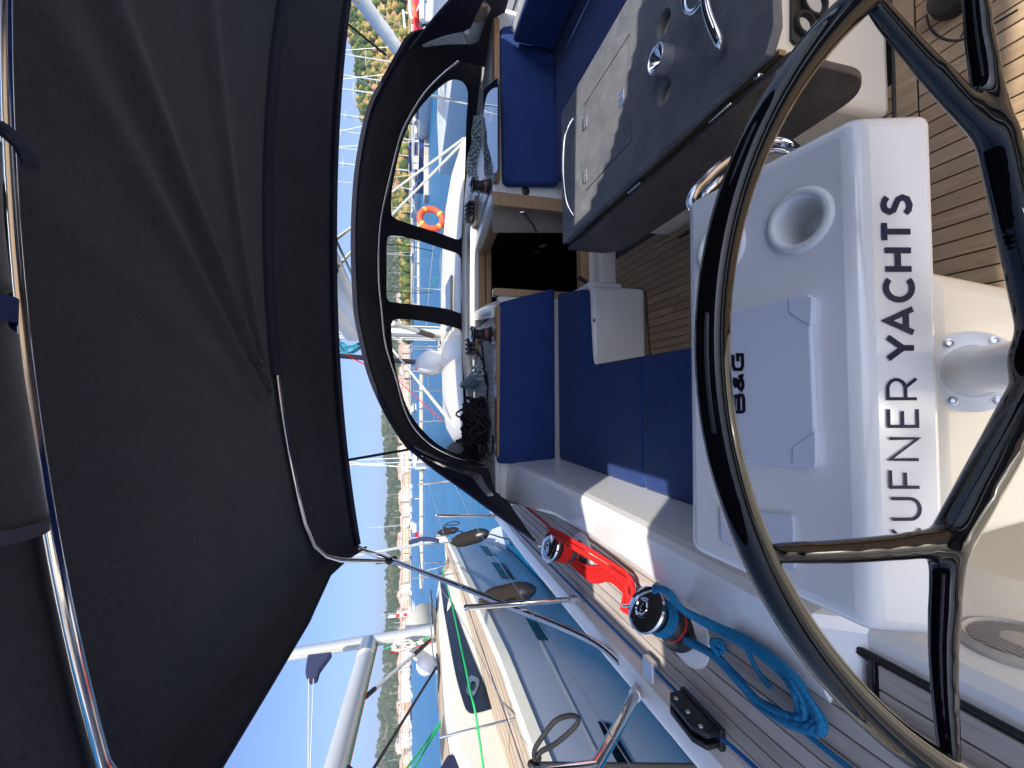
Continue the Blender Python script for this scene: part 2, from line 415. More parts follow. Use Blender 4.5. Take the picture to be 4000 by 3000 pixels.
# side decks: dark bedding with planks
def deck_strip(s):
    bm = NB()
    rows = []
    for y, h in zip(yy, hw):
        if y > 5.2: break
        rows.append([V(XC + s * (h - .1), y, DECK - .008), V(XC + s * 1.72, y, DECK - .008)])
    loft(bm, rows); d = struct('side_deck' if s < 0 else 'side_deck', bm, CAULK)
    if s < 0:
        pw = .047; n = 8
        for i in range(n):
            x1 = XC - 2.18 + .10 + .004 + i * pw; x2 = x1 + pw - .005
            if i == 0: continue
            if x1 > XC - 1.72: break
            cuts = [-1.2, random.uniform(.2, 1.0), random.uniform(1.8, 2.7), 5.0]
            for a, b in zip(cuts, cuts[1:]):
                bm = NB()
                def hx(y):
                    for k in range(len(yy) - 1):
                        if yy[k] <= y <= yy[k + 1]: return hw[k] + (hw[k + 1] - hw[k]) * (y - yy[k]) / (yy[k + 1] - yy[k])
                rows = []
                m = 6
                for k in range(m + 1):
                    y = a + .002 + (b - a - .004) * k / m; o = (hx(y) - 2.18) * -.8
                    rows.append([V(x1 + o, y, DECK - .01), V(x1 + o, y, DECK), V(x2 + o, y, DECK), V(x2 + o, y, DECK - .01)])
                loft(bm, rows, True, True); obj('teak_plank', bm, TEAKG, d)
        # margin board beside the rail
        bm = NB(); rows = []
        for y, h in zip(yy, hw):
            if -1.2 <= y <= 5.2: rows.append([V(XC - h + .1, y, DECK - .01), V(XC - h + .1, y, DECK + .001), V(XC - h + .147, y, DECK + .001), V(XC - h + .147, y, DECK - .01)])
        loft(bm, rows, True, True); obj('margin_board', bm, TEAKG, d)
    return d
SD = deck_strip(-1); deck_strip(1)
# foredeck and coachroof
bm = NB()
loft(bm, [[V(XC - h + .1, y, DECK), V(XC, y, DECK + .05), V(XC + h - .1, y, DECK)] for y, h in zip(yy, hw) if y >= 4.9])
struct('foredeck', bm, CREAM)
bm = NB()
rows = []
for y, hwid, z in ((3.12, 1.72, LEDGE), (3.2, 1.74, LEDGE), (4.2, 1.72, LEDGE + .005)):
    pass
# coachroof forward of the ledge
prof = []
for y, a, z in ((4.28, 1.60, -.655), (4.36, 1.60, -.64), (5.0, 1.62, -.625), (5.8, 1.55, -.64), (6.6, 1.3, -.68), (7.3, .8, -.78), (7.6, .6, -.88)):
    prof.append([V(XC - a - .12, y, DECK), V(XC - a, y, z - .05), V(XC - a + .1, y, z), V(XC, y, z + .03), V(XC + a - .1, y, z), V(XC + a, y, z - .05), V(XC + a + .12, y, DECK)])
loft(bm, prof, False, True)
roof = struct('coachroof', bm, CREAM)
bm = NB(); box(bm, (XC - .28, 4.75, -.60), (XC + .28, 5.25, -.575), .012); obj('deck_hatch', bm, M('smoked_acrylic', (.02, .025, .03), .08), roof)
# spray breaker: the raised lip the hood sits on
lip = [P(1932, 1829, 'y', 3.45), P(1895, 1740, 'y', 3.75), P(1855, 1660, 'y', 4.0), P(1826, 1560, 'y', 4.15), P(1812, 1400, 'y', 4.22), P(1808, 1200, 'y', 4.26), P(1808, 1000, 'y', 4.28), P(1812, 850, 'y', 4.27), P(1822, 700, 'y', 4.22), P(1848, 500, 'y', 4.05), P(1885, 300, 'y', 3.8), P(1925, 170, 'y', 3.45)]
lip = sm(lip, 6)
bm = NB()
rows = []
for p in lip:
    c = V(XC, 3.1, p.z); d = (p - c); d.z = 0; d.normalize()
    z = p.z
    rows.append([p - d * .05 + V(0, 0, -.06), p - d * .04 + V(0, 0, -.012), p - d * .02 + V(0, 0, .002), p + V(0, 0, .012), p + d * .03 + V(0, 0, .01), p + d * .06 + V(0, 0, -.02), p + d * .08 + V(0, 0, -.08)])
loft(bm, rows); struct('spray_breaker', bm, WHITE)
# ledge behind the hood (white moulding) with hatch opening
bm = NB()
HX0, HX1 = P(1915, 1190, 'y', 3.2).x + .02, P(1925, 765, 'y', 3.2).x - .02     # hatch garage inner sides
def ledge(x0, x1, y0, y1): box(bm, (x0, y0, LEDGE - .30), (x1, y1, LEDGE), .006, 1)
ledge(XC - 1.83, HX0 - .10, 3.13, 4.3); ledge(HX1 + .10, XC + 1.83, 3.13, 4.3)
box(bm, (HX0 - .10, 3.98, LEDGE - .1), (HX1 + .10, 4.3, LEDGE + .03), .01)
led = struct('coachroof_ledge', bm, WHITE)
# slatted pale planks inlaid in the port and starboard ledge, running fore and aft
for (xa, xb) in ((P(1900, 1810, 'z', LEDGE).x + .05, HX0 - .22),):
    x = xa
    while x + .044 < xb:
        bm = NB(); y1 = 3.98 - max(0, (.0 - x)) * .25 if x < 0 else 3.98
        box(bm, (x, 3.17, LEDGE - .002), (x + .0405, y1, LEDGE + .003)); obj('teak_plank', bm, TEAKP, led); x += .0445
    bm = NB(); box(bm, (xa - .01, 3.165, LEDGE - .003), (xb, 4.0, LEDGE + .0012)); obj('seam_bedding', bm, M('grey_bedding', (.09, .085, .09), .7), led)
# smoked acrylic washboard laid on the starboard ledge, mirroring the sky
bm = NB(); prism(bm, rpoly([P(1943, 672, 'z', LEDGE + .014), P(1943, 300, 'z', LEDGE + .014), P(1886, 350, 'z', LEDGE + .014), P(1890, 690, 'z', LEDGE + .014)], .05, 4), (0, 0, -.011), .002, 1)
tag(obj('acrylic_washboard', bm, M('mirror_acrylic', (.01, .02, .06), .02, metal=.0, coat=1.0, spec=1.0), None, 40, P(1920, 500, 'z', LEDGE)), 'glossy smoked acrylic board mirroring blue sky on the starboard ledge', 'board')
# oak strip along the top of each backrest
for a, b in (((1940, 1780), (1938, 1200)), ((1940, 715), (1932, 100))):
    pa = P(a[0], a[1], 'y', 3.12); pb = P(b[0], b[1], 'y', 3.12)
    bm = NB(); box(bm, (pa.x, 3.045, LEDGE - .035), (pb.x, 3.13, LEDGE + .006), .006); obj('oak_strip', bm, WOOD, led)
# --- bulkhead (aft face of the cabin) with the companionway
CW0, CW1 = P(2100, 1140, 'y', 3.15).x, P(2100, 920, 'y', 3.15).x
bm = NB()
def bk(x0, x1, z0, z1, y0=3.11, y1=3.18): box(bm, (x0, y0, z0), (x1, y1, z1), .008, 2)
DX1 = P(2050, 765, 'y', 3.12).x
bk(XC - 1.85, CW0 - .05, SOLE - .05, LEDGE - .03); bk(DX1, XC + 1.85, SOLE - .05, LEDGE - .03)
bk(CW0 - .05, DX1, SOLE - .05, P(2297, 1000, 'y', 3.12).z)
struct('bulkhead', bm, WHITE)
# sill step in front of the door
zs = P(2337, 1000, 'y', 3.0).z
bm = NB(); box(bm, (CW0 - .02, 2.98, SOLE - .02), (DX1, 3.10, zs), .012)
tag(obj('companionway_step', bm, WHITE, None, 35, (CW0, 3, SOLE)), 'low white moulded step on the teak floor below the open companionway', 'step')
# companionway trim and hatch garage
cw = thing('companionway', 'open companionway with oak trim and dark stairs leading below, between the two navy backrests', 'doorway', (CW0, 3.15, SOLE))
zt, zb = P(1925, 1000, 'y', 3.15).z, P(2255, 1000, 'y', 3.15).z
bm = NB(); box(bm, (CW0 - .055, 3.10, zb - .03), (CW0, 3.165, P(1930, 1180, 'y', 3.1).z), .004); obj('door_jamb', bm, WOODX, cw)
bm = NB(); box(bm, (DX1 - .10, 3.10, zb - .03), (DX1, 3.16, P(1925, 780, 'y', 3.1).z), .004); obj('door_jamb', bm, WOODX, cw)
bm = NB(); box(bm, (CW0 - .05, 3.095, zb - .075), (DX1, 3.17, zb), .005); obj('door_sill', bm, WOODX, cw)
# slanted side coamings of the sliding hatch
fl, fr_ = P(1852, 1215, 'y', 4.0), P(1852, 985, 'y', 4.0)
nl, nr = P(1917, 1190, 'y', 3.12), P(1925, 765, 'y', 3.12)
for a, b, s in ((nl, fl, -1), (nr, fr_, 1)):
    bm = NB(); hexa(bm, [a + V(0, 0, -.10), a + V(s * .09, 0, -.10), b + V(s * .09, 0, -.10), b + V(0, 0, -.10), a + V(0, 0, .0), a + V(s * .09, 0, .0), b + V(s * .09, 0, .0), b], .008); obj('hatch_coaming', bm, WHITE, cw)
    bm = NB(); hexa(bm, [a + V(-s * .035, .01, -.13), a + V(s * .002, .01, -.13), b + V(s * .002, 0, -.13), b + V(-s * .035, 0, -.13), a + V(-s * .035, .01, -.045), a + V(s * .002, .01, -.045), b + V(s * .002, 0, -.045), b + V(-s * .035, 0, -.045)], .003); obj('hatch_slide', bm, WOODX, cw)
for z0, z1, m_, y_ in ((-.035, .005, WHITE, 3.965), (-.10, -.04, WOODX, 3.97), (-.155, -.106, WOODX, 3.95)):
    bm = NB(); box(bm, (fl.x - .03, y_, fl.z + z0), (fr_.x + .03, y_ + .05, fl.z + z1), .004); obj('hatch_rail', bm, m_, cw)
# hinged door leaf on the starboard side with its handle
bm = NB()
q = [P(1925, 805, 'y', 3.18), P(2190, 800, 'y', 3.18), P(2300, 812, 'y', 3.18), P(2300, 912, 'y', 3.30), P(2190, 925, 'y', 3.30), P(1925, 909, 'y', 3.30)]
prism(bm, [q[0], q[2], V(q[3].x, q[3].y, q[2].z), q[5]], (.02, .02, 0), .003); dl = obj('door_leaf', bm, DOORM, cw)
h0, h1 = P(2045, 830, 'y', 3.19), P(2100, 915, 'y', 3.24)
bm = NB(); tube(bm, sm([h0, (h0 + h1) / 2 + V(0, -.03, .005), h1], 5), .007, 8); obj('door_handle', bm, BLACKP, dl)
bm = NB(); tube(bm, [h0 + V(0, 0, .03), h0 + V(0, -.012, 0)], .009, 8); obj('handle_escutcheon', bm, CHROME, dl)
# what shows inside: stairwell, steps, a galley front
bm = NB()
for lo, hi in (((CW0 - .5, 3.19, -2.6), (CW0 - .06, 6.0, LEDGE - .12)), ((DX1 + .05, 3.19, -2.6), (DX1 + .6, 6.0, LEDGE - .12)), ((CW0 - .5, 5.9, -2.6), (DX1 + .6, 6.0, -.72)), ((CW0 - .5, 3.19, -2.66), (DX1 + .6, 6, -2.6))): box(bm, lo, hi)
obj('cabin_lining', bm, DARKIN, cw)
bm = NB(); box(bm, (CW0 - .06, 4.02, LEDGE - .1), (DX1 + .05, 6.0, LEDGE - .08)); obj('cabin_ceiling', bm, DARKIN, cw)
for k in range(4):
    bm = NB(); box(bm, (CW0 + .08, 3.35 + k * .2, -1.6 - k * .26), (DX1 - .2, 3.58 + k * .2, -1.56 - k * .26), .006); obj('stair_tread', bm, WOOD, cw)
bm = NB(); a, b = P(2085, 935, 'y', 4.4), P(2145, 985, 'y', 4.4); prism(bm, [P(2130, 925, 'y', 4.4), P(2150, 940, 'y', 4.4), P(2100, 990, 'y', 4.4), P(2085, 985, 'y', 4.4)], (0, .03, 0)); obj('galley_edge', bm, WOOD, cw)
bm = NB(); prism(bm, [P(2160, 930, 'y', 4.2), P(2170, 935, 'y', 4.2), P(2120, 965, 'y', 4.2), P(2105, 962, 'y', 4.2)], (0, .03, 0)); obj('galley_panel', bm, CREAM, cw)

# --- cockpit sole: dark bedding, teak planks as pieces
FX0, FX1 = .215, 2.25
bm = NB(); box(bm, (-.6, -1.4, SOLE - .06), (2.9, 3.12, SOLE - .006)); floor = struct('cockpit_floor', bm, CAULK)
x = FX0; pw = .0486; tree = []
i = 0
while x < FX1:
    i += 1
    spans = [(1.06, 2.975)] if x < 1.0 else []
    if x > 1.45: spans = [(1.06, 2.975)]
    spans.append((-.9, .985))
    for a, b in spans:
        if b - a > 1.5 and i % 3: cut = a + random.uniform(.5, 1.4); parts = [(a, cut - .0015), (cut + .0015, b)]
        else: parts = [(a, b)]
        for p, q_ in parts:
            bm = NB(); box(bm, (x + .0022, p, SOLE - .012), (x + pw - .0022, q_, SOLE + random.uniform(-.0004, .0004)), .0008, 1); obj('teak_plank', bm, TEAK, floor)
    x += pw
for a, b in ((FX0, .9), (.905, 1.6), (1.605, 2.25)):
    bm = NB(); box(bm, (a, .992, SOLE - .012), (b, 1.052, SOLE + .0006), .0008, 1); obj('margin_board', bm, TEAK, floor)
# round inspection plate let into the teak
cpt = P(3775, 0, 'z', SOLE)
ring = [P(a, b, 'z', SOLE) for a, b in ((3618, 60), (3632, 105), (3665, 140), (3710, 156), (3760, 152), (3830, 118), (3900, 80), (3975, 35))]
bm = NB(); tube(bm, [p + V(0, 0, -.0005) for p in sm(ring, 5)], .004, 6, flat=.4); obj('plate_seam', bm, CAULK, floor)
bm = NB(); a, b = P(3800, 48, 'z', SOLE), P(3752, 145, 'z', SOLE); tube(bm, [a, b], .003, 6, flat=.4); obj('plate_seam', bm, CAULK, floor)
fo = P(3745, -25, 'z', SOLE)
ft = thing('footrest_foot', 'black rubber foot with a pale bolt standing on the teak floor at the right edge', 'foot', fo)
bm = NB(); lathe(bm, [(0, 0), (.062, 0), (.064, .012), (.055, .045), (.03, .06), (0, .06)], fo, seg=28); obj('rubber_pad', bm, RUBBER, ft)
bp_ = P(3812, 18, 'z', SOLE + .035); bm = NB(); lathe(bm, [(0, .0), (.013, 0), (.013, .004), (.005, .005), (0, .002)], bp_, V(-.2, -.8, .6), 16); obj('bolt', bm, M('pale_zinc', (.55, .57, .45), .4, metal=.5), ft)

# --- white mouldings: port seat base, coamings, helm well
bm = NB()
# seat base under the cushions
box(bm, (-.45, .88, SOLE - .05), (.2, 2.6, SEAT - .09), .02, 2)
seatbase = struct('seat_base', bm, WHITE)
# fridge / locker block at the forward end, its face shows below the cushion
lf = PY([(2292, 1422), (2292, 1128), (2545, 1128), (2545, 1422)], 'y', 2.57)
bm = NB(); box(bm, (.19, 2.57, SOLE), (P(2400, 1118, 'y', 2.57).x, 3.10, SEAT - .065), .025, 3)
locker = obj('seat_locker', bm, WHITE, None, 35, (.4, 2.57, SOLE)); tag(locker, 'glossy white locker box with a small silver lock under the port cushion', 'locker')
lk = P(2320, 1251, 'y', 2.568)
bm = NB(); lathe(bm, [(0, .012), (.008, .012), (.010, .008), (.013, .0), (.013, -.004)], lk, (0, -1, 0), 14); obj('lock_barrel', bm, CHROME, locker)
bm = NB(); box(bm, lk + V(-.016, .0, -.012), lk + V(.016, .004, .018), .002); obj('lock_plate', bm, WHITE2, locker)
zc = [P(2283, 1112, 'y', 2.6), P(2400, 1107, 'y', 2.6), P(2432, 1128, 'y', 2.6), P(2285, 1128, 'y', 2.6)]
bm = NB(); box(bm, (zc[3].x - .0, 2.60, P(2432, 1120, 'y', 2.6).z), (zc[0].x + .03, 2.98, P(2300, 1120, 'y', 2.6).z), .02, 3); obj('locker_ridge', bm, WHITE, locker)
bm = NB(); tube(bm, sm([P(2420, 1131, 'z', SOLE), P(2490, 1127, 'z', SOLE), P(2515, 1137, 'z', SOLE), P(2525, 1165, 'z', SOLE), P(2530, 1250, 'z', SOLE), P(2541, 1388, 'z', SOLE)], 5), .006, 8); obj('sealant_bead', bm, CAULK, locker)
a = P(2262, 1083, 'y', 2.9); b = P(2296, 1107, 'y', 2.85)
bm = NB(); tube(bm, [a, b], .016, 10); pg = obj('torch', bm, RUBBER, None, 35, b); tag(pg, 'short black rubber grip sticking up beside the companionway sill', 'handle')

# port coaming: inner face, sloping top, outer drop to the deck
CY = [-1.2, -.6, 0, .4, .70, .76, 1.0, 1.3, 1.6, 2.0, 2.4, 2.8, 3.11]
bm = NB(); rows = []
for y in CY:
    k = max(0, (y - 2.3) / .8)
    xi = -.455 + .0; xo = -.655 - .09 * k
    zi = -.845 + .06 * k; zo = -.893 + .12 * k
    if y < .73: zi, zo, xo = -.93, -.945, -.60
    rows.append([V(xi + .03, y, SOLE), V(xi + .02, y, SEAT - .02), V(xi + .002, y, zi - .045), V(xi - .006, y, zi - .015), V(xi - .03, y, zi), V(xo + .02, y, zo + .006), V(xo, y, zo - .006), V(xo - .008, y, zo - .05)])
loft(bm, rows)
# forward wall that closes the coaming against the bulkhead
struct('port_coaming', bm, WHITE)
bm = NB(); rows = []
for y in CY:
    xi = XC + 1.60; rows.append([V(xi - .03, y, SOLE), V(xi - .02, y, SEAT), V(xi - .006, y, -.86), V(xi + .03, y, -.82), V(xi + .26, y, -.87), V(xi + .27, y, -.95)])
loft(bm, rows); struct('starboard_coaming', bm, WHITE)
bm = NB(); box(bm, (1.55, 1.2, SOLE), (XC + 1.6, 3.1, SEAT - .1), .02); struct('starboard_seat_base', bm, WHITE)
# helm well sole left of the pedestal, cream moulding
bm = NB()
loft(bm, [[V(-.45, -1.3, SOLE + .22), V(-.25, -1.3, SOLE + .05), V(.05, -1.3, SOLE + .012), V(.2, -1.3, SOLE + .006)], [V(-.45, .4, SOLE + .22), V(-.25, .4, SOLE + .05), V(.05, .4, SOLE + .012), V(.2, .4, SOLE + .006)], [V(-.45, 1.2, SOLE + .22), V(-.25, 1.2, SOLE + .05), V(.05, 1.2, SOLE + .012), V(.2, 1.2, SOLE + .006)]])
struct('helm_well', bm, CREAM)
bm = NB(); tube(bm, [V(.205, -.9, SOLE + .002), V(.205, .98, SOLE + .002)], .006, 6); o = obj('sealant_bead', bm, CAULK, floor)
# teak helmsman patch on the coaming, aft
pz = -.925
patch = [P(3405, 2560, 'z', pz), P(4090, 2895, 'z', pz), P(4090, 3400, 'z', pz), P(3440, 2850, 'z', pz)]
x0 = P(3405, 2560, 'z', pz).x; yf = P(3405, 2560, 'z', pz).y
bm = NB(); box(bm, (XC - 1.74, -1.2, pz - .02), (x0, yf, pz - .006)); hp = obj('helm_seat_deck', bm, CAULK, None, 35, (x0, yf, pz)); hp['kind'] = 'structure'
x = x0 - .012; k = 0
while x > XC - 1.71:
    bm = NB(); box(bm, (x - .045, -1.1, pz - .012), (x, yf - .012, pz), .0008, 1); obj('teak_plank', bm, TEAKG, hp); x -= .0495; k += 1
bm = NB(); tube(bm, sm([V(x0 + .002, -1.1, pz + .001), V(x0 + .002, yf - .03, pz + .001), V(x0 - .01, yf + .001, pz + .001), V(XC - 1.68, yf + .002, pz + .001)], 4), .006, 6); obj('sealant_bead', bm, CAULK, hp)

# --- cushions
def cushion(name, label, c8, bev=.03, group=None):
    bm = NB(); hexa(bm, c8, bev, 4)
    o = obj(name, bm, NAVY, None, 50, (c8[0][0], c8[0][1], c8[0][2]))
    return tag(o, label, 'cushion', group)
def cushprism(name, label, poly, d, bev=.028):
    bm = NB(); prism(bm, rpoly(poly, .03, 3), d, bev, 3)
    return tag(obj(name, bm, NAVY, None, 50, poly[0]), label, 'cushion')
q = [P(1950, 1180, 'y', 3.04), P(1952, 1172, 'y', 3.04), P(2158, 1126, 'y', 3.04), P(2168, 1135, 'y', 3.04), P(2172, 1812, 'y', 3.04), P(1946, 1812, 'y', 3.04)]
cushprism('backrest_cushion', 'navy backrest cushion against the cabin wall, port side, left of the companionway', [q[0], q[2], q[3], q[4], q[5]], (0, .075, 0), .02)
q = PY([(1955, 100), (2165, 70), (2184, 718), (1982, 716), (1966, 695)], 'y', 3.04)
cushprism('backrest_cushion', 'navy backrest cushion with a sunlit corner, starboard side, right of the companionway', q, (0, .075, 0), .02)
# port seat: forward L-shaped piece and aft piece, seam between
xin = .205
ys = P(2507, 1600, 'z', SEAT).y
pol = [V(-.44, 3.03, SEAT), V(-.44, ys + .002, SEAT), V(xin, ys + .002, SEAT), V(xin, 2.575, SEAT), V(P(2270, 1128, 'z', SEAT).x, 2.60, SEAT), V(P(2200, 1128, 'z', SEAT).x, 3.03, SEAT)]
bm = NB(); prism(bm, rpoly(pol, .035, 3), (0, 0, -.09), .022, 3)
tag(obj('seat_cushion', bm, NAVY, None, 50, pol[2]), 'L-shaped navy seat cushion on the port bench, forward piece beside the white locker', 'cushion')
pol = [V(-.44, ys - .002, SEAT), V(-.43, .9, SEAT), V(xin, .9, SEAT), V(xin, ys - .002, SEAT)]
bm = NB(); prism(bm, rpoly(pol, .03, 3), (0, 0, -.09), .022, 3)
tag(obj('seat_cushion', bm, NAVY, None, 50, pol[2]), 'navy seat cushion on the port bench, aft piece nearest the helm console', 'cushion')
bm = NB(); box(bm, (1.60, 1.3, SEAT - .09), (XC + 1.58, 3.03, SEAT), .03, 3)
tag(obj('seat_cushion', bm, NAVY, None, 50, (1.6, 2, SEAT)), 'navy seat cushion on the starboard bench behind the table', 'cushion')
bm = NB(); box(bm, (XC + 1.50, 1.3, SEAT + .01), (XC + 1.57, 3.0, -.82), .025, 3)
tag(obj('side_cushion', bm, NAVY, None, 50, (XC + 1.5, 2, SEAT)), 'sunlit light blue looking side cushion along the starboard coaming', 'cushion')
# round black plug in the white wall by the starboard backrest
pc = P(2052, 747, 'y', 3.108)
so_ = thing('wall_socket', 'round black socket cap in the white wall beside the starboard backrest', 'socket', pc)
bm = NB(); lathe(bm, [(0, .012), (.024, .012), (.030, .008), (.031, 0)], pc, (0, -1, 0), 24); obj('socket_cap', bm, BLACKP, so_)
bm = NB(); lathe(bm, [(0, .014), (.006, .0135)], pc + V(.004, 0, -.004), (0, -1, 0), 8); obj('pin_cover', bm, M('dull_copper', (.2, .08, .05), .5), so_)

# --- cockpit table
ta = thing('cockpit_table', 'charcoal cockpit table with folded leaf, inset lid, round cup cut-outs and chrome rails', 'table', V(XC, 1.06, SOLE))
TX0, TX1, TY0, TY1 = .815, 1.515, P(3013, 60, 'z', TAB).y, P(2194, 700, 'z', TAB).y
bm = NB()
top = [V(TX0, TY0 + .02, TAB), V(TX0 + .05, TY0 - .005, TAB), V(TX1 - .02, TY0, TAB), V(TX1, TY0 + .03, TAB), V(TX1, TY1 - .02, TAB), V(TX1 - .02, TY1, TAB), V(TX0, TY1, TAB)]
prism(bm, top, (0, 0, -.028), .003, 2)
cut = NB()
lid = [P(2283, 413, 'z', TAB), P(2283, 754, 'z', TAB), P(2461, 548, 'z', TAB), P(2461, 120, 'z', TAB)]
lx0, lx1, ly0, ly1 = (lid[1].x + lid[2].x) / 2, (lid[0].x + lid[3].x) / 2, (lid[2].y + lid[3].y) / 2, (lid[0].y + lid[1].y) / 2
g = .0028
for lo, hi in (((lx0 - g, ly0 - g, -.87), (lx0 + g, ly1 + g, -.8)), ((lx1 - g, ly0 - g, -.871), (lx1 + g, ly1 + g, -.8)), ((lx0 - g * .5, ly0 - g, -.872), (lx1 + g * .5, ly0 + g, -.8)), ((lx0 - g * .5, ly1 - g, -.873), (lx1 + g * .5, ly1 + g, -.8))): box(cut, lo, hi)
RC = [P(2592, 360, 'z', TAB), P(2590, 90, 'z', TAB)]
rr = .041
m1 = evalmesh(bm, [('BOOLEAN', dict(operation='DIFFERENCE', solver='EXACT', use_self=True, object=cut))])
bm = NB(); bm.from_mesh(m1); cut = NB()
for c in RC + [V(RC[1].x + (RC[1].x - RC[0].x), RC[1].y - .0, TAB)]: lathe(cut, [(0, -.1), (rr, -.1), (rr, .1), (0, .1)], c, seg=40)
m1 = evalmesh(bm, [('BOOLEAN', dict(operation='DIFFERENCE', solver='EXACT', object=cut))])
obj('table_top', m1, TABLE, ta, 30)
for c in RC:
    bm = NB(); lathe(bm, [(rr - .0005, -.004), (rr - .002, -.06), (rr - .012, -.075), (0, -.077)], c, seg=32); obj('cup_well', bm, M('well_plastic', (.20, .21, .2), .5), ta)
bm = NB(); box(bm, (lx0, ly0, TAB - .027), (lx1, ly1, TAB - .0225)); obj('lid_bed', bm, CAULK, ta)
# hinges and latch on the inset lid
for px in ((2282, 480), (2282, 690)):
    c = P(px[0], px[1], 'z', TAB + .002)
    bm = NB(); box(bm, c + V(-.028, -.018, -.003), c + V(.028, .018, .0022), .0008, 1)
    for dx in (-.02, 0, .02):
        for dy in (-.011, .011): lathe(bm, [(0, .0035), (.0035, .003), (.004, 0)], c + V(dx, dy, 0), seg=8)
    tube(bm, [c + V(-.028, 0, .001), c + V(.028, 0, .001)], .003, 8); obj('lid_hinge', bm, CHROME, ta)
c = P(2425, 385, 'z', TAB + .002)
bm = NB(); box(bm, c + V(-.03, -.016, -.003), c + V(.03, .016, .002), .001, 1); lathe(bm, [(.011, 0), (.011, .0035), (.007, .004), (.006, .0005), (0, .0005)], c + V(.006, 0, 0), seg=18); obj('lid_latch', bm, CHROME, ta)
# hanging leaf, hinge strip and hinges
ll = [P(2209, 979, 'x', .805), P(2401, 967, 'x', .805), P(2450, 945, 'x', .805), P(2664, 811, 'x', .805), P(3380, 318, 'x', .805), P(3437, 262, 'x', .805), P(3425, 240, 'x', .805)]
zlo = -1.175
pol = [V(.805, TY1 + .01, TAB - .035), V(.805, TY1 + .012, zlo + .07), V(.805, TY1 - .07, zlo), V(.805, TY0 + .05, zlo), V(.805, TY0 - .012, zlo + .06), V(.805, TY0 - .012, TAB - .035)]
bm = NB(); prism(bm, rpoly(pol, [.004, .05, .05, .05, .05, .004], 4), (-.02, 0, 0), .003, 2); obj('hanging_leaf', bm, LEAF, ta)
bm = NB(); box(bm, (.812, TY0 + .01, TAB - .05), (.826, TY1 - .01, TAB - .029)); obj('hinge_strip', bm, M('bronze_strip', (.30, .22, .12), .35, metal=.7), ta)
for px in ((2935, 262), (2760, 410)):
    pass
for yh in (P(2775, 395, 'z', TAB).y, P(2450, 715, 'z', TAB).y, P(2310, 855, 'z', TAB).y):
    bm = NB()
    for k in range(9): tube(bm, [V(.801, yh - .045 + k * .01, TAB - .03), V(.801, yh - .037 + k * .01, TAB - .03)], .0055, 8)
    box(bm, (.797, yh - .045, TAB - .052), (.800, yh + .045, TAB - .034)); obj('leaf_hinge', bm, CHROME, ta)
bm = NB(); c = P(2945, 262, 'z', TAB - .02); lathe(bm, [(0, .008), (.009, .006), (.011, 0)], V(.806, c.y, TAB - .03), (-1, 0, 0), 14); obj('leaf_catch', bm, CHROME, ta)
# white base box of the table, aft face and side
bm = NB(); box(bm, (.93, 1.06, SOLE), (1.42, 2.2, TAB - .03), .03, 3); obj('table_base', bm, CREAM, ta)
bm = NB(); tube(bm, sm([V(.93, 2.2, SOLE), V(.925, 1.2, SOLE), V(.927, 1.075, SOLE), V(.945, 1.055, SOLE), V(1.42, 1.055, SOLE)], 3), .006, 6); obj('sealant_bead', bm, CAULK, ta)
bm = NB(); tube(bm, [V(.90, 1.15, SOLE + .10), V(.90, 2.3, SOLE + .10)], .013, 12); obj('foot_rail', bm, M('bronze_tube', (.42, .33, .2), .3, metal=.8), ta)
# black panel with two round openings on the aft face of the base
pp = [P(3092, 150, 'y', 1.05), P(3108, 168, 'y', 1.05), P(3218, 168, 'y', 1.05), P(3232, 150, 'y', 1.05), P(3232, -140, 'y', 1.05), P(3092, -140, 'y', 1.05)]
bm = NB(); prism(bm, pp, (0, .01, 0), .002)
cut = NB(); cc = [(P(3140, 96, 'y', 1.05), .034), (P(3175, 8, 'y', 1.05), .045)]
for c, r_ in cc: lathe(cut, [(0, -.05), (r_, -.05), (r_, .05), (0, .05)], c, (0, -1, 0), 32)
pn = obj('control_panel', evalmesh(bm, [('BOOLEAN', dict(operation='DIFFERENCE', solver='EXACT', object=cut))]), BLACKP, ta)
for c, r_ in cc:
    bm = NB(); lathe(bm, [(r_ + .006, .002), (r_ + .004, .012), (r_ - .004, .012), (r_ - .008, -.004)], c, (0, -1, 0), 32); obj('gauge_ring', bm, RUBBER, pn)
    bm = NB(); lathe(bm, [(r_ - .008, -.002), (0, -.003)], c, (0, -1, 0), 28); obj('gauge_face', bm, M('gauge_white', (.62, .60, .52), .25, coat=.8), pn)
# chrome grab rails on the table
ra = sm([P(2238, 466, 'z', TAB), P(2222, 490, 'z', TAB + .02), P(2205, 540, 'z', TAB + .035), P(2199, 620, 'z', TAB + .04), P(2200, 700, 'z', TAB + .04), P(2208, 770, 'z', TAB + .035), P(2222, 815, 'z', TAB + .02), P(2238, 842, 'z', TAB)], 5)
bm = NB(); tube(bm, ra, .0085, 12); obj('grab_rail', bm, CHROME, ta)
ra = sm([P(2826, 196, 'z', TAB), P(2805, 150, 'z', TAB + .035), P(2768, 60, 'z', TAB + .055), P(2752, -30, 'z', TAB + .06), P(2752, -140, 'z', TAB + .05)], 5)
bm = NB(); tube(bm, ra, .014, 14); obj('grab_rail', bm, CHROME, ta)
ra = sm([P(2745, 0, 'z', TAB + .055), P(2715, 40, 'z', TAB + .045), P(2685, 44, 'z', TAB + .04), P(2672, 10, 'z', TAB + .04), P(2675, -60, 'z', TAB + .04)], 5)
bm = NB(); tube(bm, ra, .009, 12); obj('grab_rail', bm, CHROME, ta)
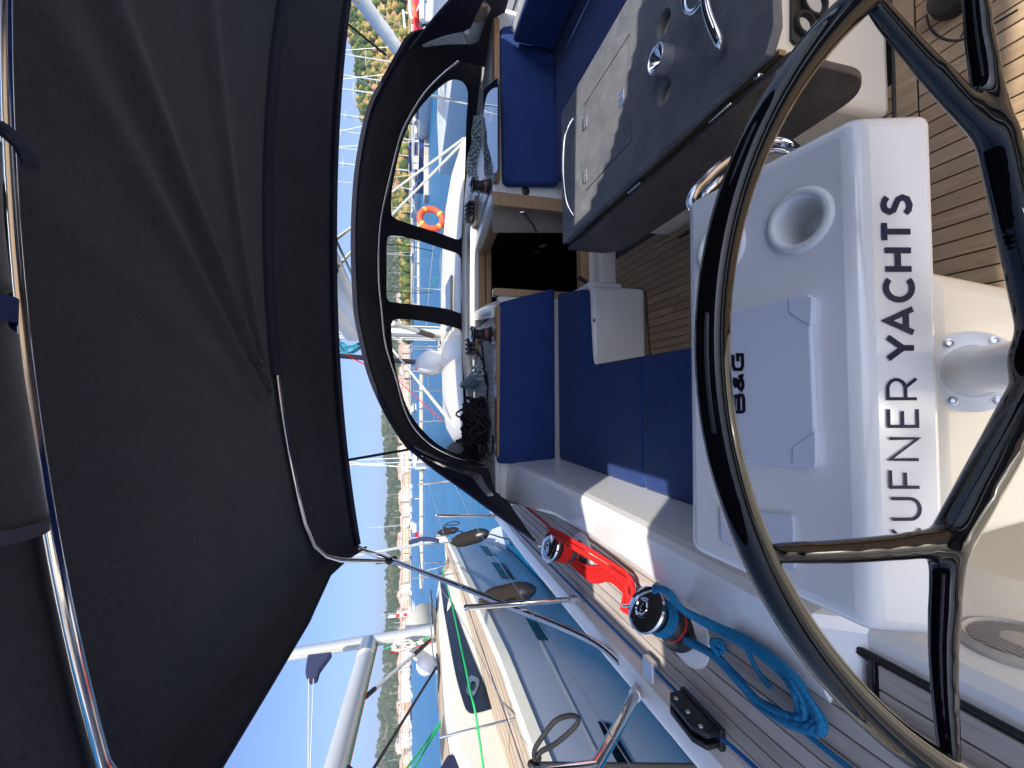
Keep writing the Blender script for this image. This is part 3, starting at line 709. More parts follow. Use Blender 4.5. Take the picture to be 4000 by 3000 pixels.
# polished cup
c = P(2603, 238, 'z', TAB); hh = .044; rc = .044
cu = thing('steel_cup', 'round brushed steel cup with a funnel top standing on the table between two round cut-outs', 'ashtray', c)
bm = NB(); lathe(bm, [(0, 0), (rc, 0), (rc, hh - .002), (rc - .002, hh), (rc - .0045, hh)], c, seg=48); obj('cup_wall', bm, STEEL, cu)
bm = NB(); lathe(bm, [(rc - .0045, hh), (rc - .006, hh - .004), (.012, .012), (.010, .004), (0, .003)], c, seg=48); obj('cup_funnel', bm, CHROME, cu)
bm = NB(); lathe(bm, [(.0095, .0125), (0, .0125)], c, seg=16); obj('cup_hole', bm, BLACKP, cu)

# --- behind the lens: transom bench, swim platform and an added stone block bouncing sunlight
bm = NB(); box(bm, (-.9, -2.0, SOLE - .1), (3.0, -1.62, SOLE + .42), .04, 3); struct('transom_bench', bm, WHITE)
bm = NB(); box(bm, (-.85, -3.0, SOLE - .35), (2.95, -2.0, SOLE - .28), .02); struct('swim_platform', bm, TEAKG)
QS = M('bounce_stone', (.45, .43, .39), .9); _v = coords(QS); setc(QS, ramp(QS, noiset(QS, _v, .8, 6), [(.3, (.36, .34, .30)), (.7, (.50, .47, .43))]))
bm = NB(); box(bm, (-60, -26, -4), (60, -6.5, -1.35)); struct('bounce_quay', bm, QS, (0, -4.2, -1.35), 'L')
# ================================================================== helm console
hc = thing('helm_console', 'white helm console behind the wheel with two cup holders, covers and navy lettering', 'console', (.04, .62, SOLE))
Y0 = .472; ZN = -.64; SL = .21                     # near edge of the top and its slope
def topz(y): return ZN + SL * (y - Y0)
def PT(X, Y, up=0):                                # a place on the sloping top
    n = Vector((0, -SL, 1)).normalized(); return PP(X, Y, V(0, Y0, ZN) + n * up, n)
FR, FL, NR, NL = PT(2673, 787), PT(2690, 2150), PT(3345, 439), PT(3413, 2480)
BR, BL = P(3655, 423, 'y', .465), P(3728, 2507, 'y', .465)
TN = Vector((0, -SL, 1)).normalized()
bm = NB()
hexa(bm, [V(BL.x, .465, BL.z), V(BR.x, .465, BR.z), V(FR.x, FR.y + .01, FR.z - .16), V(FL.x, FL.y + .01, FL.z - .16), NL, NR, FR, FL], .022, 4)
cups = [(PT(3120, 862), .0465), (PT(2814, 968), .0465)]
cut = NB()
for c, r_ in cups: lathe(cut, [(0, -.09), (r_ - .012, -.09), (r_ - .006, .03), (0, .03)], c, TN, 40)
m1 = evalmesh(bm, [('BOOLEAN', dict(operation='DIFFERENCE', solver='EXACT', object=cut))])
body = obj('console_body', m1, WHITE2, hc, 40)
for c, r_ in cups:
    bm = NB(); lathe(bm, [(r_ + .006, -.002), (r_ + .005, .003), (r_ + .001, .007), (r_ - .006, .0075), (r_ - .010, .003), (r_ - .0125, -.01), (r_ - .016, -.07), (r_ - .022, -.078), (0, -.079)], c, TN, 56)
    obj('cup_holder', bm, WHITE, hc, 60)
# instrument covers
def cover(poly, thick, name, label=None):
    bm = NB(); prism(bm, rpoly([PT(a, b) for a, b in poly], .008, 3), TN * thick, .004, 3); return obj(name, bm, INSTR, hc, 45)
c1 = cover([(2820, 1225), (3180, 1148), (3208, 1828), (2860, 1795)], .012, 'instrument_cover')
bm = NB(); prism(bm, rpoly([PT(3100, 1163), PT(3190, 1160), PT(3186, 1275), PT(3101, 1222)], .003), TN * .0136, .0006, 1); obj('cover_tab', bm, INSTR, c1)
bm = NB(); prism(bm, rpoly([PT(3115, 1745), PT(3205, 1680), PT(3205, 1815), PT(3115, 1812)], .003), TN * .0136, .0006, 1); obj('cover_tab', bm, INSTR, c1)
c2 = cover([(2814, 1972), (3112, 2008), (3118, 2230), (2820, 2110)], .006, 'engine_panel_cover')
# strokes for lettering -------------------------------------------------
def arc(cx, cy, rx, ry, a0, a1, n=14): return [(cx + rx * math.cos(R(a0 + (a1 - a0) * i / n)), cy + ry * math.sin(R(a0 + (a1 - a0) * i / n))) for i in range(n + 1)]
GL = {'K': [[(0, 0), (0, 1)], [(.62, 1), (.06, .42)], [(.2, .56), (.66, 0)]],
      'U': [[(0, 1), (0, .36)] + arc(.33, .34, .33, .34, 180, 360) + [(.66, .36), (.66, 1)]],
      'F': [[(0, 0), (0, 1), (.6, 1)], [(0, .48), (.52, .48)]],
      'N': [[(0, 0), (0, 1), (.68, 0), (.68, 1)]],
      'E': [[(.62, 1), (0, 1), (0, 0), (.62, 0)], [(0, .52), (.55, .52)]],
      'R': [[(0, 0), (0, 1), (.3, 1)] + arc(.32, .69, .31, .31, 90, -90) + [(0, .38)], [(.38, .38), (.66, 0)]],
      'Y': [[(0, 1), (.37, .42), (.74, 1)], [(.37, .42), (.37, 0)]],
      'A': [[(0, 0), (.4, 1), (.8, 0)], [(.14, .27), (.66, .27)]],
      'C': [arc(.44, .5, .44, .5, 48, 312, 22)],
      'H': [[(0, 0), (0, 1)], [(.66, 0), (.66, 1)], [(0, .51), (.66, .51)]],
      'T': [[(0, 1), (.68, 1)], [(.34, 1), (.34, 0)]],
      'S': [[(.60, .86), (.47, .96), (.31, 1), (.13, .94), (.05, .78), (.12, .62), (.32, .53), (.52, .44), (.60, .27), (.53, .08), (.32, 0), (.13, .04), (0, .16)]],
      'B': [[(0, .02), (0, 1), (.52, 1), (.64, .9), (.64, .66), (.52, .54), (.08, .54)], [(.5, .54), (.68, .42), (.68, .12), (.56, 0), (.0, 0)]],
      '&': [[(.7, 0), (.22, .6), (.18, .82), (.3, .97), (.48, .9), (.46, .7), (.1, .42), (.02, .2), (.18, .02), (.42, .06), (.66, .42)]],
      'G': [[(.66, 1), (.16, 1), (0, .84), (0, .16), (.16, 0), (.66, 0), (.66, .5), (.36, .5)]]}
def stroke(bm, pts, wd, mapf):
    """flat ribbon with mitred corners"""
    pts = [Vector((a, b)) for a, b in pts]; L, Rr = [], []
    for i, p in enumerate(pts):
        d0 = (p - pts[i - 1]).normalized() if i else None; d1 = (pts[i + 1] - p).normalized() if i < len(pts) - 1 else None
        if d0 is None: n = Vector((-d1.y, d1.x)); k = 1
        elif d1 is None: n = Vector((-d0.y, d0.x)); k = 1
        else:
            n = Vector((-(d0 + d1).y, (d0 + d1).x)); n = n.normalized() if n.length > 1e-6 else Vector((-d0.y, d0.x)); k = min(1 / max(.35, n.dot(Vector((-d0.y, d0.x)))), 2.2)
        L.append(bm.verts.new(mapf(*(p + n * wd * .5 * k)))); Rr.append(bm.verts.new(mapf(*(p - n * wd * .5 * k))))
    for i in range(len(pts) - 1): bm.faces.new((L[i], Rr[i], Rr[i + 1], L[i + 1]))
def word(spec, wd, mapf, parent, mat, h=1.0):
    """spec: (letter, x start, x end) in the word's own units"""
    for ch, a, b in spec:
        ref = GL[ch]; mx = max(p[0] for s in ref for p in s)
        bm = NB()
        for kk, s in enumerate(ref): stroke(bm, [(a + wd * .5 + (b - a - wd) * p[0] / mx, (wd * .5 + p[1] * (h - wd)) if ch not in '' else 0) for p in s], wd, lambda x, y, kk=kk: mapf(x, y, kk))
        obj('letter', bm, mat, parent)
# the lettering on the aft face; letters are measured along picture Y, tops at X~3440, feet at X~3565
fn = (BR - BL).cross(NR - BR).normalized()
if fn.y > 0: fn = -fn
def FP(X, Y, up=.0012): return PP(X, Y, NR + fn * up, fn)
def textmap(x, y, kk=0):          # x = picture px travelled from Y=2150 to the right, y = 0..1 of the letter height
    Yp = 2150 - x; top = 3440 + (Yp - 800) * .0315; bot = 3565 + (Yp - 800) * .031
    return FP(bot + (top - bot) * y / 125, Yp, .0012 + .0001 * kk)
yach = [('Y', 1411, 1303), ('A', 1308, 1193), ('C', 1180, 1078), ('H', 1060, 964), ('T', 948, 857), ('S', 842, 757)]
kuf = [('K', 2143, 2058), ('U', 2033, 1940), ('F', 1908, 1829), ('N', 1800, 1705), ('E', 1670, 1590), ('R', 1562, 1471)]
word([(c, 2150 - a, 2150 - b) for c, a, b in kuf], 12.5, textmap, body, NAVYINK, 125)
word([(c, 2150 - a, 2150 - b) for c, a, b in yach], 23, textmap, body, NAVYINK, 125)
# brand letters on the instrument cover
def bgmap(x, y, kk=0): return PT(2913 - y + (x) * -.03, 1614 - x, .0132 + .0002 * kk)
word([('B', 0, 78), ('&', 84, 160), ('G', 166, 236)], 13, bgmap, c1, BLACKINK, 50)
# console stem down to the sole
bm = NB(); hexa(bm, [V(-.16, .50, SOLE), V(.14, .50, SOLE), V(.14, .76, SOLE), V(-.16, .76, SOLE), V(-.24, .482, -.79), V(.20, .482, -.79), V(.20, .75, -.75), V(-.24, .75, -.75)], .03, 3); obj('console_stem', bm, CREAM, hc)
# steering shaft housing: flange, bolts, tube
WN = V(0, -math.cos(R(12)), math.sin(R(12)))          # the wheel's axis, raked twelve degrees
WC = V(.039, .2457, -.7192)                            # centre of the rim's plane
hub = WC - WN * .092
fc = V(.036, .470, -.846); CN = (hub - fc).normalized(); CL = (hub - fc).length
bm = NB(); lathe(bm, [(0, .010), (.036, .010), (.040, .013), (.056, .010), (.062, .004), (.062, -.03)], fc, CN, 40); fg = obj('shaft_flange', bm, WHITE, hc)
bm = NB(); lathe(bm, [(.042, .0), (.036, .014), (.033, .026), (.032, CL - .01), (0, CL - .01)], fc, CN, 40); obj('shaft_housing', bm, WHITE, hc)
q = CN.to_track_quat('Z', 'Y')
for k in range(6):
    a = PI / 6 + k * PI / 3; c = fc + q @ V(.051 * math.cos(a), .051 * math.sin(a), .0112)
    bm = NB(); lathe(bm, [(.0065, 0), (.0065, .002), (.004, .0028), (.003, .0005), (0, .0005)], c, CN, 12); obj('bolt', bm, STEEL, fg)

# ================================================================== steering wheel
sw = thing('steering_wheel', 'large glossy black carbon steering wheel with forked spokes in front of the helm console', 'wheel', WC)
RW = .4505
WU = V(0, math.sin(R(12)), math.cos(R(12))); WX = V(1, 0, 0)
def onw(a, r_, d=0): return WC + (WX * math.cos(a) + WU * math.sin(a)) * r_ - WN * d
bm = NB(); tube(bm, [onw(2 * PI * k / 160, RW) for k in range(160)], .0152, 20, True); rim = obj('rim', bm, CARB, sw, 60)
def W(X, Y, d=0): return PP(X, Y, WC - WN * d, WN)
def onrim(X, Y):
    p = W(X, Y) - WC; return onw(math.atan2(p.dot(WU), p.dot(WX)), RW - .004)
n1, n2 = W(3690, 2150, .030), W(3890, 505, .030)
r = [onrim(3020, 2140), onrim(3722, 2990), onrim(3425, 25), onrim(4012, 205)]
a3 = R(271); n3 = onw(a3, .21, .030); r5, r6 = onw(a3 - .42, RW - .004), onw(a3 + .42, RW - .004)
bm = NB()
def limb(pts, rr, seg=20):
    q_ = sm(pts, 8); tube(bm, q_, [rr[0] + (rr[1] - rr[0]) * i / (len(q_) - 1) for i in range(len(q_))], seg)
for n_, (ra_, rb_) in ((n1, (r[0], r[1])), (n2, (r[2], r[3])), (n3, (r5, r6))):
    limb([hub, hub + (n_ - hub) * .5, n_ + (n_ - hub).normalized() * .004], (.023, .0185))
    for e in (ra_, rb_): limb([n_ - (n_ - hub).normalized() * .012, n_ + (e - n_) * .5 - WN * .004, e], (.0165, .0112))
lathe(bm, [(0, -.02), (.040, -.016), (.047, -.002), (.045, .018), (.03, .03), (0, .034)], hub, WN, 32)
sp = evalmesh(bm, [('REMESH', dict(mode='VOXEL', voxel_size=.0030)), ('SMOOTH', dict(factor=.8, iterations=70))])
obj('spokes', sp, CARB, sw, 180)
# the ends of the maker's outlined letters, cut by the picture's edge
for pts, m_, wd in (([(4012, 733), (3984, 734), (3976, 742), (3982, 756), (3992, 765), (4012, 767)], WHITEINK, 5), ([(4012, 776), (3986, 775), (3988, 790), (3996, 797), (4012, 798)], WHITEINK, 5), ([(3993, 806), (4003, 832)], WHITEINK, 5), ([(3988, 747), (3992, 749)], BLUEINK, 6)):
    bm = NB(); stroke(bm, pts, wd, lambda a_, b_: W(a_, b_, .055) * .955); obj('letter', bm, m_, sw)
# ================================================================== console grab rail (chrome hoop beyond the far edge)
gr = thing('console_handrail', 'chrome handrail hoop curving behind the far right corner of the helm console', 'handrail', V(.45, .95, -.72))
bm = NB()
tube(bm, sm([V(.34, .74, -.70), V(.42, .86, -.70), P(2700, 800, 'y', .93), P(2715, 745, 'y', .94), P(2755, 700, 'y', .95), P(2800, 655, 'y', .95), P(2860, 612, 'y', .95), P(2930, 575, 'y', .94), P(3000, 548, 'y', .93), P(3060, 552, 'y', .92), P(3110, 585, 'y', .90), P(3150, 640, 'y', .86), V(.30, .80, -.98), V(.10, .74, -1.0)], 5), .0125, 14); obj('hoop', bm, CHROME, gr)
bm = NB(); tube(bm, sm([V(.33, .74, -.76), P(2755, 790, 'y', .98), P(2800, 710, 'y', .98), P(2880, 645, 'y', .98), P(2980, 592, 'y', .97), P(3060, 590, 'y', .95), P(3120, 640, 'y', .93), V(.30, .82, -1.06), V(.10, .74, -1.08)], 5), .008, 12); obj('inner_hoop', bm, CHROME, gr)

# ================================================================== speaker in the coaming wall
sc = P(3985, 2520, 'x', -.445)
sk_ = thing('speaker', 'round white loudspeaker with a slatted grille in the cream coaming wall at the lower corner', 'speaker', sc)
bm = NB(); lathe(bm, [(.088, 0), (.086, .008), (.072, .014), (.068, .010), (.066, .004), (0, .004)], sc, (1, 0, .1), 48); obj('bezel', bm, M('warm_grey_plastic', (.42, .40, .38), .45), sk_)
q = Vector((1, 0, .1)).to_track_quat('Z', 'Y')
for k in range(-7, 8):
    h_ = k * .0085; L_ = math.sqrt(max(0, .064 ** 2 - h_ ** 2))
    if L_ > .01: bm = NB(); tube(bm, [sc + q @ V(-L_, h_, .008), sc + q @ V(0, h_, .0125), sc + q @ V(L_, h_, .008)], .0026, 6); obj('grille_slat', bm, M('grille_grey', (.34, .32, .31), .5) if k == -7 else bpy.data.materials['grille_grey'], sk_)
bm = NB(); lathe(bm, [(0, .016), (.024, .014), (.030, .006)], sc, (1, 0, .1), 28); obj('dome', bm, bpy.data.materials['warm_grey_plastic'], sk_)

# ================================================================== port side deck: winches with their sheets
def winch(name, label, c, s=1.0, tilt=(0, 0, 1), cat='winch'):
    t = thing(name, label, cat, c); a = Vector(tilt)
    S_ = lambda pr: [(r_ * s, h_ * s) for r_, h_ in pr]
    bm = NB(); lathe(bm, S_([(0, 0), (.078, 0), (.080, .012), (.070, .02), (.062, .045), (.060, .075), (.052, .085)]), c, a, 40); obj('base', bm, BLACKP, t)
    bm = NB(); lathe(bm, S_([(.0622, .050), (.0632, .053), (.0632, .057), (.0622, .060)]), c, a, 40); obj('red_ring', bm, M('ring_red', (.5, .02, .015), .4) if 'ring_red' not in bpy.data.materials else bpy.data.materials['ring_red'], t)
    bm = NB(); lathe(bm, S_([(.052, .083), (.047, .092), (.045, .12), (.048, .150), (.056, .158)]), c, a, 32); obj('drum', bm, RUBBER, t)
    bm = NB(); lathe(bm, S_([(.056, .156), (.070, .160), (.073, .166), (.069, .171), (.058, .172)]), c, a, 40); obj('stripper_ring', bm, BLACKP, t)
    bm = NB(); lathe(bm, S_([(.060, .170), (.076, .176), (.080, .183), (.076, .190), (.055, .198), (.034, .200), (.030, .197), (.022, .199), (.018, .203), (.012, .203), (.010, .198), (0, .197)]), c, a, 48); obj('cap', bm, CHROME, t)
    bm = NB(); lathe(bm, S_([(.0095, .2035), (.005, .200), (0, .200)]), c, a, 10); obj('handle_socket', bm, BLACKP, t)
    q_ = a.to_track_quat('Z', 'Y')
    bm = NB(); tube(bm, [c + q_ @ (V(.062, .03, .183) * s), c + q_ @ (V(.078, .052, .188) * s), c + q_ @ (V(.085, .058, .196) * s)], .006 * s, 8); obj('feeder_arm', bm, CHROME, t)
    return t
# caps seen at about (2140,2130) and (2520,2370)
w1 = P(2268, 2168, 'z', -.885); w2 = P(2665, 2455, 'z', -.885)
ti1 = (P(2140, 2130, 'y', w1.y - .02) - w1); ti2 = (P(2512, 2372, 'y', w2.y - .02) - w2)
print('winch heights', ti1.length, ti2.length, w1, w2)
winch('sheet_winch', 'chrome capped winch wrapped in red rope on the port side deck', w1, ti1.length / .20, ti1)
winch('sheet_winch', 'chrome capped winch wrapped in blue rope on the port side deck', w2, ti2.length / .20, ti2)
bm = NB()
for c in (w1, w2): lathe(bm, [(.12, -.02), (.11, .012), (.085, .02), (0, .02)], c + V(0, 0, -.02), (0, 0, 1), 40)
o = obj('winch_plinth', bm, WHITE, None, 35, w1); o['kind'] = 'structure'
# dark moulded half round of the coaming beside each winch
# rope turns on a drum
def turns(c, ax_, s, r_, n, h0, h1, rr=.0075):
    a = Vector(ax_).normalized(); q_ = a.to_track_quat('Z', 'Y'); pts = []
    for i in range(n * 16 + 1):
        t = i / 16; ang = 2 * PI * t; pts.append(c + q_ @ V(r_ * s * math.cos(ang), r_ * s * math.sin(ang), s * (h0 + (h1 - h0) * i / (n * 16))))
    return pts
# red hank: drapes from the top of the winch aft over the coaming pad
def bundle(pts, k, spread, wob=.006, seed=0):
    rnd_ = random.Random(seed); out = []
    for i in range(k):
        a = 2 * PI * i / k; o = V(math.cos(a) * spread * (.6 + .4 * rnd_.random()), math.sin(a) * spread * .6, math.sin(a) * spread * .5)
        out.append([Vector(p) + o * (.35 if j in (0, len(pts) - 1) else 1) + V(rnd_.uniform(-wob, wob), rnd_.uniform(-wob, wob), rnd_.uniform(-wob, wob) * .5) for j, p in enumerate(pts)])
    return out
zt1 = w1.z + ti1.length; zt2 = w2.z + ti2.length
s1 = ti1.length / .20; s2 = ti2.length / .20
red = thing('red_rope_coil', 'red rope hank draped from the far winch onto the port side deck', 'rope', w1)
paths = [turns(w1, ti1, s1, .055, 5, .085, .14)]
bm = NB(); uvtube(bm, paths[0], .0075, 8); obj('drum_turns', bm, RED, red, 60)
def zz(X, Y, z): return P(X, Y, 'z', z)
up = [zz(2150, 2075, -.745), zz(2195, 2095, -.74), zz(2262, 2135, -.76), zz(2340, 2180, -.80), zz(2420, 2232, -.83), zz(2472, 2275, -.845)]
lo = [zz(2230, 2190, -.82), zz(2310, 2240, -.865), zz(2380, 2240, -.875), zz(2430, 2262, -.875), zz(2470, 2330, -.875), zz(2475, 2380, -.875)]
bm = NB()
rs = random.Random(3)
for i in range(7):
    o = V(rs.uniform(-.004, .004), 0, rs.uniform(0, .012)) ; sh = (i - 3) * .0085
    pth = [p + V(-sh * .75, -sh * .6, 0) + o for p in up]
    end = [zz(2478, 2330 + i * 4, -.868) + o, zz(2462, 2370 + i * 2, -.87) + o]
    uvtube(bm, sm(pth + end, 7), .0062, 8)
obj('rope_strand', bm, RED, red, 60)
bm = NB()
for i in range(8):
    sh = (i - 3.5) * .0088; o = V(0, 0, rs.uniform(0, .014) + .004)
    pth = [lo[0] + V(-sh * .4, 0, 0), lo[1] + V(-sh, -sh * .3, 0) + o, lo[2] + V(-sh, sh * .2, 0) + o, lo[3] + V(-sh * 1.2, sh * .6, 0) + o, lo[4] + V(-sh, -sh, 0) + o, zz(2440 + i * 5, 2380 + i * 3, -.868) + o]
    uvtube(bm, sm(pth, 7), .0062, 8)
obj('rope_strand', bm, RED, red, 60)
bm = NB(); uvtube(bm, sm([zz(2585, 2462, -.88), zz(2600, 2490, -.885), zz(2618, 2518, -.885)], 5), .007, 8); obj('rope_end', bm, RED, red, 60)
bm = NB(); uvtube(bm, sm([zz(2150, 2085, -.76), zz(2148, 2062, -.79), zz(2110, 2025, -.83), zz(2060, 1985, -.83), zz(2010, 1945, -.82)], 6), .006, 8); obj('lead_line', bm, RED, red, 60)

blu = thing('blue_rope_coil', 'long blue rope hank hanging from the near winch along the teak side deck', 'rope', w2)
bm = NB(); uvtube(bm, turns(w2, ti2, s2, .055, 3, .09, .13), .0075, 8); obj('drum_turns', bm, BLUER, blu, 60)
bm = NB()
inner = [(2545, 2292), (2600, 2300), (2660, 2370), (2790, 2440), (2900, 2500), (3000, 2560), (3090, 2640), (3140, 2720), (3175, 2790), (3170, 2830), (3120, 2828), (3050, 2800), (2960, 2740), (2870, 2640), (2790, 2560), (2700, 2510), (2620, 2470), (2565, 2452)]
N_ = 11
for i in range(N_):
    f = (i - (N_ - 1) / 2) / ((N_ - 1) / 2); rs = random.Random(50 + i)
    cx_, cy_ = 2870, 2600; pth = []
    for j, (a, b) in enumerate(inner):
        k = math.sin(PI * j / (len(inner) - 1)) ** .5
        sc_ = 1 + f * .12 * k - .03; z = -.87 + rs.uniform(0, .020)
        if j <= 2: z = (-.745, -.76, -.80)[j]
        if j == 3: z = -.845
        if j >= len(inner) - 1: z = -.83
        if 8 <= j <= 11: sc_ = 1 + f * .17 - .02
        A = cx_ + (a - cx_) * sc_ + rs.uniform(-7, 7) * k; B = cy_ + (b - cy_) * sc_ + rs.uniform(-9, 9) * k + f * 10 * (1 - k)
        pth.append(zz(A, B, z))
    uvtube(bm, sm(pth, 7), .0074, 8)
obj('rope_strand', bm, BLUER, blu, 60)
bm = NB(); uvtube(bm, sm([zz(2920, 2540, -.868), zz(2960, 2620, -.872), zz(3010, 2685, -.874)], 6), .006, 8); obj('cross_strand', bm, BLUER, blu, 60)
kc = zz(2805, 2525, -.86)
bm = NB(); uvtube(bm, [kc + V(math.cos(t) * .016, math.sin(t * 2) * .010, math.sin(t) * .014) for t in [2 * PI * k / 30 for k in range(31)]], .007, 8); uvtube(bm, [kc + V(math.cos(t) * .010, math.sin(t) * .016, math.cos(t * 2) * .008) for t in [2 * PI * k / 24 for k in range(25)]], .0065, 8); obj('knot', bm, BLUER, blu, 60)
bm = NB(); uvtube(bm, sm([zz(3110, 2828, -.883), zz(3200, 2905, -.885), zz(3300, 2985, -.885), zz(3420, 3080, -.885)], 6), .0062, 8); obj('tail', bm, BLUER, blu, 60)
# blue sheet along the rail and the black block it runs through
bm = NB(); uvtube(bm, sm([P(1952, 2001, 'z', -.862), P(2086, 2141, 'z', -.862), P(2250, 2306, 'z', -.862), P(2380, 2437, 'z', -.862), P(2520, 2575, 'z', -.862), P(2690, 2750, 'z', -.85), P(2790, 2855, 'z', -.85), P(2895, 2946, 'z', -.86), P(3050, 3090, 'z', -.862)], 8), .0055, 8)
tag(obj('genoa_sheet', bm, SHEETR, None, 60, P(2380, 2437, 'z', -.862)), 'single taut blue line running along the inside of the port rail', 'rope')
b0 = P(2740, 2800, 'z', DECK + .045)
bk_ = thing('sheet_block', 'black plastic turning block on the port rail with the blue line through it', 'block', b0)
dl = V(P(2780, 2850, 'z', DECK).x - P(2680, 2740, 'z', DECK).x, P(2780, 2850, 'z', DECK).y - P(2680, 2740, 'z', DECK).y, 0).normalized(); pr = V(-dl.y, dl.x, 0)
prof = [(-.085, 0), (-.085, .045), (-.06, .062), (.045, .066), (.082, .045), (.082, 0)]
for s_ in (-.024, .008):
    bm = NB(); prism(bm, [b0 + dl * a + pr * s_ + V(0, 0, b) for a, b in prof], pr * .016, .004, 2); obj('cheek', bm, BLACKP, bk_)
bm = NB(); prism(bm, [b0 + dl * a + pr * -.03 + V(0, 0, b) for a, b in ((-.09, -.01), (-.09, .008), (.09, .008), (.09, -.01))], pr * .06, .003, 1); obj('base_plate', bm, BLACKP, bk_)
bm = NB()
for a in (-.055, .0, .055): lathe(bm, [(.007, 0), (.006, .002), (0, .0025)], b0 + dl * a + pr * .024 + V(0, 0, .045), pr, 12)
obj('rivets', bm, STEEL, bk_)['kind'] = 'stuff'
# stanchions and guard wires
st_base = []
for i, (pb, tp, lab) in enumerate((((1950, 2015), (1706, 2013), 'steel stanchion on the port rail beside the open blue water, the far one'), ((2255, 2339), (1820, 2373), 'steel stanchion on the port rail beside the grey hull, the near one'))):
    b = P(pb[0], pb[1], 'z', DECK + .03); t_ = P(tp[0], tp[1], 'y', b.y - .03 if i else b.y - .05)
    t = thing('stanchion', lab, 'stanchion', b, 'port guard rail stanchions' if 0 else None)
    bm = NB(); tube(bm, [b, b + (t_ - b) * .5, t_], .0125, 14); obj('post', bm, CHROME, t)
    bm = NB(); lathe(bm, [(0, .0), (.03, 0), (.03, .008), (.019, .012), (.018, .05), (.013, .052)], b + V(0, 0, -.01), (0, 0, 1), 20); obj('socket', bm, STEEL, t)
    bm = NB(); lathe(bm, [(.013, 0), (.015, .006), (.011, .014), (0, .016)], t_ - V(0, 0, .006), (0, 0, 1), 14); obj('cap', bm, CHROME, t)
    st_base.append((b, t_))
(b1, t1), (b2, t2) = st_base
fwdp = V(t1.x + .2, 6.2, t1.z - .0); aft = V(-1.0, .3, -.34)
for h_, lab in ((0, 'upper guard wire threaded along the port stanchions'), (.5, 'lower guard wire threaded along the port stanchions')):
    f = lambda b, t: b + (t - b) * (1 - h_ * 1.0)
    g0 = fwdp - V(0, 0, .28 * h_ * 2); bm = NB(); tube(bm, sm([g0, f(b1, t1) - V(0, 0, .01), f(b2, t2) - V(0, 0, .01), aft - V(0, 0, .28 * h_ * 2)], 5), .0019, 6)
    tag(obj('guard_wire', bm, STEEL, None, 60, f(b1, t1)), lab, 'wire')
# cleat on the forward rail
c = P(1860, 1885, 'z', DECK + .05)
bm = NB(); tube(bm, sm([c + V(0, -.12, .03), c + V(0, -.05, .04), c + V(0, .05, .04), c + V(0, .12, .03)], 4), .012, 10); tube(bm, [c + V(0, -.04, -.03), c + V(0, -.04, .04)], .012, 10); tube(bm, [c + V(0, .04, -.03), c + V(0, .04, .04)], .012, 10)
tag(obj('cleat', bm, CHROME, None, 60, c), 'polished mooring cleat on the sunlit white rail ahead of the spray hood', 'cleat')
# mooring line with an eye, draped at the lower left over the neighbour's side
def pole(pts, r_, mat, name, label, cat, seg=14, fr='B'):
    bm = NB(); tube(bm, [Vector(p) for p in pts], r_, seg); return tag(obj(name, bm, mat, None, 60, pts[0], fr), label, cat)
# ================================================================== bimini
HWB = 1.96
bi = thing('bimini', 'black canvas bimini roof over the helm on chrome bows with a rolled flap', 'canopy', V(XC, 1.0, .3))
bows = [(2.9, .372, .147, 1.99), (2.72, .52, .19, 1.985), (2.5, .66, .25, 1.97), (2.1, .70, .245, 1.97), (1.6, .745, .24, 1.97), (1.08, .80, .24, 1.97), (.4, .80, .24, 1.97), (-.4, .79, .24, 1.97), (-1.5, .74, .25, 1.97)]
def bz(y, d):
    for a, b in zip(bows, bows[1:]):
        if a[0] >= y >= b[0]:
            t = (a[0] - y) / (a[0] - b[0]); t = t
            c_, k_ = a[1] + (b[1] - a[1]) * t, a[2] + (b[2] - a[2]) * t; return c_ - k_ * (abs(d) / 1.97) ** 2.2
    return .6
ys_ = []
for a, b in zip(bows, bows[1:]):
    n_ = max(2, int((a[0] - b[0]) / .03))
    ys_ += [a[0] + (b[0] - a[0]) * i / n_ for i in range(n_)]
ys_.append(bows[-1][0])
fold_a, fold_b = V(.126, 2.5, 0), V(1.6, 1.2, 0)
def crease(x, y):
    """pull lines fanning from where the sleeve of the front bow ends"""
    z = 0
    for (ax_, ay_, bx_, by_, amp, wd) in ((-.02, 2.46, 1.35, 1.15, .046, .05), (-.05, 2.42, 1.0, 1.1, .034, .045), (.0, 2.44, 2.2, 1.6, .026, .06), (-.1, 2.4, .5, 1.1, .020, .05)):
        d = V(bx_ - ax_, by_ - ay_, 0); L_ = d.length; d /= L_; p = V(x - ax_, y - ay_, 0); t = p.dot(d); s_ = (p - d * t).length * (1 if d.cross(p).z > 0 else -1)
        if -.05 < t < L_: wl = wd * (.25 + 1.3 * t / L_); z -= amp * math.exp(-(s_ / wl) ** 2) * min(1, max(0, t) / .12) * (1 - t / L_) ** .4
    return z
rows = []
for y in ys_:
    row = []
    n_ = 96
    for i in range(n_ + 1):
        d = -1.97 + 3.94 * i / n_; z = bz(y, d)
        z += .010 * noise.noise(V(d * 1.4, y * 1.7, 3)) + crease(XC + d, y) if y < 2.49 else 0
        if y < 2.45: z -= .02 * math.sin(PI * max(0, min(1, (2.5 - y) / 1.42))) * (1 - abs(d) / 2) if y > 1.08 else .012
        row.append(V(XC + d, y, z))
    # side valance
    zl = bz(y, 1.97)
    dz = .05 + .07 * min(1, (2.9 - y) / .9)
    pre = [V(XC - 1.985, y, zl - dz * .5), V(XC - 1.99, y, zl - dz)][::-1]; post = [V(XC + 1.985, y, zl - dz * .5), V(XC + 1.99, y, zl - dz)]
    rows.append(pre + row + post)
bm = NB(); loft(bm, rows)
